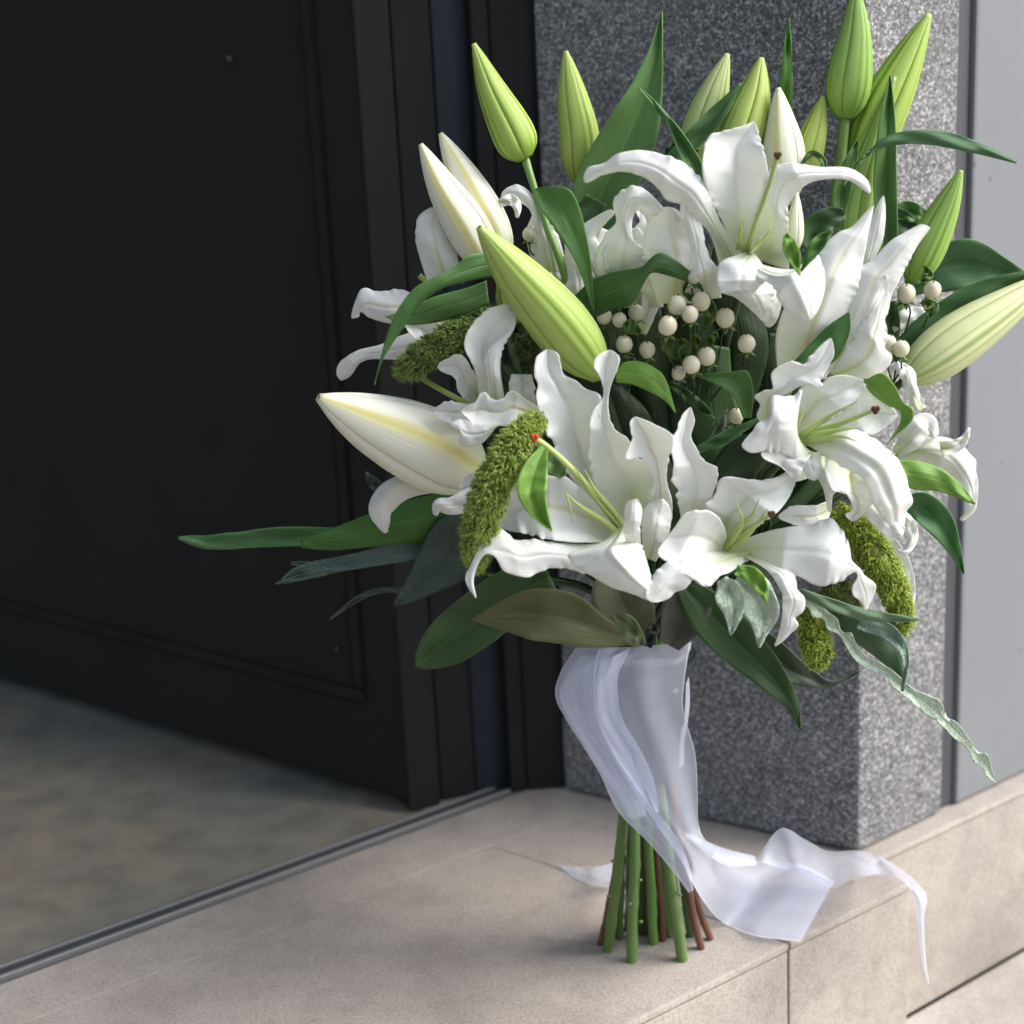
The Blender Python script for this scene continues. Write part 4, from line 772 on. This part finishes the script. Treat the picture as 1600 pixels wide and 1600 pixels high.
# --- millet heads
def millet(pts, R, label, col=(.20, .27, .05), n=1500, prof=None):
    A = cr(pts, 40); C = P(A[:, 0], A[:, 1], A[:, 2]); px = F0*.95/FPX
    T = np.gradient(C, axis=0); T /= np.linalg.norm(T, axis=1)[:, None]
    e = empty('millet_head', C[-1], B, label=label)
    prof = prof or [.55, .85, 1, 1, .98, .9, .75, .35]
    rad = np.interp(np.linspace(0, 1, 40), np.linspace(0, 1, len(prof)), prof)*R*px
    vs, fs = tube(C, rad*.66, 14); obj('millet_core', vs, fs, M['millet'], e, None, tuple(c*.9 for c in col))
    gv = []; gf = []; bv = []; bf = []
    cl = [(RNG.uniform(0, 39), RNG.uniform(0, 6.283), RNG.uniform(.9, 1.14)) for _ in range(max(60, n//9))]; col = (col[0]*1.45, col[1]*1.5, col[2]*1.9)
    for _ in range(int(n*1.9)):
        ci, ct, cr_ = cl[RNG.integers(0, len(cl))]; i = int(np.clip(ci+RNG.normal(0, .8), 0, 39)); th = ct+RNG.normal(0, .24)
        a = np.cross(T[i], [.3, .9, .2]); a /= np.linalg.norm(a); b = np.cross(T[i], a)
        o = math.cos(th)*a+math.sin(th)*b; r = rad[i]*RNG.uniform(.70, 1.0)*cr_
        c = C[i]+o*r+T[i]*RNG.uniform(-1, 1)*np.linalg.norm(C[1]-C[0])*.5
        g_ = RNG.uniform(2.2, 4.2)*px; ax = norm(o+T[i]*.5+RNG.normal(0, .25, 3)); u_ = norm(np.cross(ax, T[i]+.01)); v_ = np.cross(ax, u_)
        k = len(gv); gv += [c-ax*g_*.8, c+u_*g_*.62, c+v_*g_*.62, c-u_*g_*.62, c-v_*g_*.62, c+ax*g_*1.3]
        gf += [(k, k+2, k+1), (k, k+3, k+2), (k, k+4, k+3), (k, k+1, k+4), (k+5, k+1, k+2), (k+5, k+2, k+3), (k+5, k+3, k+4), (k+5, k+4, k+1)]
        for q in range(2):
            d_ = norm(o*1.1+T[i]*RNG.uniform(.2, 1.1)+RNG.normal(0, .3, 3)); ln = RNG.uniform(5, 12)*px; wd = .45*px; sd = norm(np.cross(d_, RNG.normal(0, 1, 3)))
            k = len(bv); bv += [c+sd*wd, c-sd*wd, c+d_*ln]; bf.append((k, k+1, k+2))
    obj('grain', gv, gf, M['millet'], e, None, col, kind='stuff'); obj('bristle', bv, bf, M['millet'], e, None, tuple(min(1, c*1.5) for c in col), kind='stuff')
millet([(842,655,11),(808,690,12.5),(775,745,13),(755,805,13),(745,850,12.5),(742,890,12)], 27, 'long fuzzy green millet head between the white bud and the lower left lily', n=2300)
millet([(790,490,4.5),(740,512,5.5),(690,540,6),(650,565,6),(622,585,5.5)], 26, 'fuzzy millet head at the left beneath the arching leaf', (.13,.19,.04), n=1600)
millet([(1305,795,6),(1345,835,7),(1380,890,8),(1402,935,8),(1416,985,7.5)], 26, 'fuzzy millet head drooping at the lower right', (.19,.25,.03), n=2000)
millet([(1262,940,7),(1270,985,8),(1277,1015,8),(1278,1042,8)], 24, 'short stubby millet tip under the centre lily', (.19,.25,.03), n=900)
millet([(1290,895,6.5),(1310,930,7),(1330,960,6)], 26, 'millet tuft hidden behind the lower petal', (.12,.16,.03), n=600)
millet([(820,490,1),(845,540,2),(860,595,2)], 42, 'shaded millet head behind the slanting bud', (.07,.09,.02), n=900)  # shade behind the bud put into a darker grain colour

# --- berries
def sprig(label, items, root, D):
    e = empty('berry_sprig', P(root[0], root[1], D-1), B, label=label)
    for (x, y, r, d) in items:
        px = (F0-d/100)/FPX/math.cos(PITCH); c = P(x, y, d); r_ = r*px; tl = norm(np.array([RNG.uniform(-.25, .25), RNG.uniform(-.6, -.1), 1.0]))
        vs, fs = ell((0, 0, 0), r_, 16, 12, (1, 1, 1.1)); z = vs[:, 2]/r_
        lob = 1-.035*np.cos(3*np.arctan2(vs[:, 1], vs[:, 0])+RNG.uniform(0, 6))*(1-z**2*.6); vs[:, :2] *= lob[:, None]
        u_ = norm(np.cross(tl, [1, .2, .1])); v_ = np.cross(tl, u_); R_ = np.stack([u_, v_, tl], 1)
        bo = obj('berry', vs@R_.T+c, fs, M['berry'], e)
        dv, df = ell((0, 0, 0), r_*.09, 6, 5, (1, 1, 2.4)); obj('berry_tip', dv@R_.T+c+tl*r_*1.12, df, M['dot'], e)
        cv = []; cf = []
        for k in range(5):
            a = k*1.257+.3; o = u_*math.cos(a)+v_*math.sin(a); sd = np.cross(o, tl); b0 = c-tl*r_*1.02; k0 = len(cv)
            cv += [b0, b0+o*r_*.55+sd*r_*.30-tl*r_*.02, b0+o*r_*.55-sd*r_*.30-tl*r_*.02, b0+o*r_*1.15-tl*r_*.38]; cf += [(k0, k0+1, k0+3), (k0, k0+3, k0+2)]
        obj('calyx', cv, cf, M['calyx'], e, solid=.0004)
        A = cr([(x, y+r*.9, d), (x+RNG.uniform(-9, 9), y+r+16, d-.4), ((x*.6+root[0]*.4)+RNG.uniform(-8, 8), (y+r)*.55+root[1]*.45, d-2.2), (root[0], root[1], D-3)], 10); tv, tf = tube(P(A[:, 0], A[:, 1], A[:, 2]), np.array([1.2, 1.5])*F0/FPX, 6)
        obj('twig', tv, tf, M['twig'], e)
    return e
sprig('group of cream berries in the middle of the bouquet, left cluster', [(964,468,11,5),(944,494,12,5),(968,500,11,5.5),(994,489,12,5),(975,538,13,6),(1011,547,12.5,6)], (985, 640), 3)
s2 = sprig('brightest cream berry cluster in the middle of the bouquet', [(1058,477,14,8),(1096,471,14,8),(1078,491,12.5,9),(1043,509,14.5,9),(1084,432,11,7),(1133,497,14.5,7.5),(1166,537,13.5,7.5),(1080,570,13.5,8),(1104,557,14,7.5),(1060,583,11,7),(1150,650,12,5.5)], (1085, 660), 4)
s3 = sprig('two pairs of cream berries at the right beside the pillar', [(1416,459,14,5),(1457,453,13,5),(1388,536,12,8),(1408,545,12.5,8.5)], (1395, 600), 4)
sprig('single cream berry behind the tall bud stem at the left', [(828,366,11,1.4)], (850, 440), 0)
for st in ([(1060,560,5,5),(1045,540,13,13),(1035,525,3,3)], [(1060,530,5,5),(1068,545,12,12),(1066,562,3,3)], [(1100,455,4,4),(1110,490,10,10),(1100,515,2,2)], [(1070,440,4,4),(1078,455,12,12),(1080,470,3,3)], [(1080,520,3,3),(1090,535,6,6),(1086,555,1,1)],
           [(1000,520,4,4),(985,510,12,12),(975,505,3,3)], [(1000,575,4,4),(985,570,13,13),(970,560,3,3)], [(1120,520,3,3),(1110,530,7,7),(1108,545,1,1)], [(1440,440,4,4),(1450,430,8,8),(1445,415,2,2)], [(1440,470,4,4),(1455,480,12,12),(1452,495,3,3)]):
    lf(st, 6.3, (.06,.12,.03), name='leaflet')

# --- stems below the ribbon
def lower(x0, y0, x1, y1, r, col, d0=0, nodes=(), label=None):
    nodes = [RNG.uniform(.06, .16), RNG.uniform(.2, .32), RNG.uniform(.36, .5)]; b = G(x1, y1); b[2] = 0.0006; tp = P(x0, y0, d0); top = P(1000+(x0-1000)*.4, 1090, d0*.5)
    tt = np.linspace(0, 1, 60)[:, None]; mid = tp
    k1 = b*(1-tt)**2+2*(tp*1.0-(b+top)*.0)*tt*(1-tt)+top*tt**2
    pts = k1; n = len(pts); rr = np.full(n, r*F0/FPX)*np.linspace(1.05, .9, n)
    for q in nodes:
        rr *= 1+.16*np.exp(-((np.linspace(0, 1, n)-q)/.022)**2)
    pts = pts+np.array([.0007, .0005, 0])*np.sin(tt*RNG.uniform(9, 16)+RNG.uniform(0, 6))*np.clip(tt*4, 0, 1)*np.clip(1-tt*1.2, 0, 1)
    vs, fs = tube(pts, rr, 14); o = obj('stem', vs, fs[:-2]+fs[-2:], M['stem'], B, None, col, label=label)
    return o
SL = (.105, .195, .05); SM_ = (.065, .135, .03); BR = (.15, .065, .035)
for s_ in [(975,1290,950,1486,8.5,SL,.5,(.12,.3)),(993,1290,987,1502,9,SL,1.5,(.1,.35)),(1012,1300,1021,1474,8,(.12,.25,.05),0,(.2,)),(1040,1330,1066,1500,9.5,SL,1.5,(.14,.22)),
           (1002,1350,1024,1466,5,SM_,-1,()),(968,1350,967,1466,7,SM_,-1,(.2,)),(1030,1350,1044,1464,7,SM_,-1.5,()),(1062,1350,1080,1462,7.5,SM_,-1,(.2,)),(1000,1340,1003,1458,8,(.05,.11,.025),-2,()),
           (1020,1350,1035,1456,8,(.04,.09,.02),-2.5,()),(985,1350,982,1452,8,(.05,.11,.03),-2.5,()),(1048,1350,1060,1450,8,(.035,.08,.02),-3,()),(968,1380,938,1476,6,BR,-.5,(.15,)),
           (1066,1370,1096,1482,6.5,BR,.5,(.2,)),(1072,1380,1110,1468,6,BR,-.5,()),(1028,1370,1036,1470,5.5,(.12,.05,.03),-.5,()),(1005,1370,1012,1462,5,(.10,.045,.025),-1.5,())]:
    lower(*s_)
# little nodes on the front stems
for (x, y, d) in [(958,1345,.6),(951,1400,.8),(984,1412,1.7),(1000,1375,1.9),(1001,1440,1.9),(1059,1395,1.8),(1062,1398,1.8)]:
    c_ = P(x, y, d); av, af = ell(c_, .0013, 9, 7, (1.3, 1, .8)); obj('stem_node', av, af, M['stem'], B, None, (.13, .22, .06))
vs, fs = tube([P(1002, 1018, 0), P(1001, 1060, 0), P(1000, 1200, 0)], [.036, .030, .028], 20); obj('binding', vs, fs, M['band'], B)

# ================================================================== RIBBON
RB = empty('ribbon', P(1000, 1010, 2), label='sheer white organza ribbon tied round the stems, its tails lying on the ledge', cat='ribbon')
def band(rows, name='ribbon_tail', N=90, W=19, wob=.25, mid=0.0, label=None, seed=0):
    """rows: left edge x,y,d, right edge x,y,d"""
    A = cr(rows, N); s = np.linspace(0, 1, W); t = np.linspace(0, 1, N); rg = np.random.default_rng(seed+5); ph = rg.uniform(0, 6, 6)
    X = A[:, [0]]*(1-s)+A[:, [3]]*s; Y = A[:, [1]]*(1-s)+A[:, [4]]*s; Z = A[:, [2]]*(1-s)+A[:, [5]]*s
    Z = Z+mid*np.sin(math.pi*s)[None, :]
    tt = t[:, None]; wid = np.clip(np.hypot(A[:, 0]-A[:, 3], A[:, 1]-A[:, 4])/80, .1, 1)[:, None]
    Z = Z+wob*wid*(np.sin(s*7+tt*5+ph[0])*.5+np.sin(s*13-tt*7+ph[1])*.3+np.sin(tt*16+s*3+ph[2])*.25)
    uv = np.stack([np.broadcast_to(s, (N, W)), np.broadcast_to(tt*6, (N, W))], -1)
    vs = P(X, Y, Z).reshape(-1, 3); vs[:, 2] = np.where((X.ravel() < 1425), np.maximum(vs[:, 2], .0012), vs[:, 2])
    return obj(name, vs, gridfaces(N, W), M['ribbon'], RB, uv.reshape(-1, 2), label=label)
def gd(x, y):                                                  # depth of the ledge top at a pixel
    return (F0-G(x, y)[1])*100
# wrap round the stems (a real sleeve)
nW, mW = 26, 40; vs = []; uv = []
for i in range(nW):
    q = i/(nW-1); c = P(1003+q*4, 1010+q*175, 0); r_ = (.031-.006*q)
    for j in range(mW):
        th = 2*math.pi*j/mW; f = 1+.05*math.sin(5*th+q*4)+.03*math.sin(11*th-q*6)
        vs.append(c+np.array([math.cos(th)*r_*f, math.sin(th)*r_*f*.95, .0015*math.sin(3*th)])); uv.append((.5+.49*(q*2-1), j/mW*3))
obj('ribbon_wrap', vs, gridfaces(nW, mW, True), M['ribbon'], RB, uv)
band([(935,1014,3.6,1079,1004,3.6),(927,1060,4.6,1070,1060,4.6),(930,1110,5,1068,1110,4.9),(958,1180,5,1086,1175,4.6),(1000,1250,4.6,1090,1235,4.2),(1038,1305,4.2,1092,1290,3.8),(1068,1352,4.2,1108,1318,2.6),(1094,1400,4.4,1150,1340,gd(1150,1340)+4),
      (1128,1440,gd(1128,1440)+.6,1205,1347,gd(1205,1347)+3),(1180,1462,gd(1180,1462)+.4,1255,1352,gd(1255,1352)+3),(1251,1471,gd(1251,1471)+.3,1303,1378,gd(1303,1378)+1.5)], wob=.5, mid=.8, label='wide front tail of the ribbon ending in a straight cut on the ledge', seed=1)
band([(900,1012,2.6,968,1011,3.4),(876,1050,3.2,935,1045,4.4),(868,1088,3.6,925,1085,5.2),(888,1130,4,940,1140,5.4),(935,1205,4.3,985,1205,5.3),(966,1268,4.3,1020,1262,5),(1012,1315,4.4,1060,1312,4.8),(1052,1362,4.3,1076,1350,4.6),(1076,1395,4.2,1084,1391,4.4)], name='ribbon_loop', wob=.35, mid=.3, seed=2)
band([(905,1025,2.2,1000,1020,3),(884,1060,2.6,955,1055,3.8),(876,1095,2.8,935,1100,4.2),(905,1150,3.2,955,1160,4.2),(945,1215,3.6,1000,1215,4),(985,1280,3.6,1010,1275,3.8)], name='ribbon_loop', wob=.4, mid=-.4, seed=3)
band([(940,1035,5.2,985,1012,4.2),(928,1075,5.9,965,1060,5.2),(932,1120,6,972,1120,5.2),(958,1175,5.9,1000,1170,5.2),(990,1225,5.5,1020,1215,4.8),(1022,1272,5.2,1030,1268,4.9)], name='ribbon_fold', wob=.3, mid=.2, seed=4)
g1 = lambda x, y, k=.3: gd(x, y)+k
band([(1070,1300,.8,1072,1308,1.2),(1130,1325,-1,1130,1350,-.5),(1180,1338,-2.4,1182,1352,-1.6)], name='ribbon_tail', wob=.1, seed=5)
band([(1182,1344,-2.6,1205,1352,-1.5),(1219,1295,-2.5,1240,1362,g1(1240,1362,2)),(1258,1312,-3,1268,1372,g1(1268,1372,1)),(1295,1330,-3.5,1304,1386,g1(1304,1386)),(1345,1330,-3.6,1345,1370,g1(1345,1370,.8)),(1392,1348,-3,1385,1366,-1.2),
      (1432,1378,0,1412,1378,2.5),(1448,1402,3.4,1428,1402,4),(1444,1440,3.8,1434,1440,4.2),(1447,1500,3.8,1440,1498,4.2),(1452,1538,4,1449,1536,4.2)], name='ribbon_tail', wob=.2, mid=.5, label='thin rear tail of the ribbon hanging over the ledge corner', seed=6)
band([(960,1348,-3.6,960,1386,g1(960,1386,.4)),(925,1356,g1(925,1356,1.6),925,1382,g1(925,1382,.2)),(895,1354,g1(895,1354,.6),898,1372,g1(898,1372,.2)),(872,1352,g1(872,1352,.5),874,1354,g1(874,1354,.4))], name='ribbon_tail', wob=.1, label='short pointed ribbon end behind the stems on the left', seed=7)
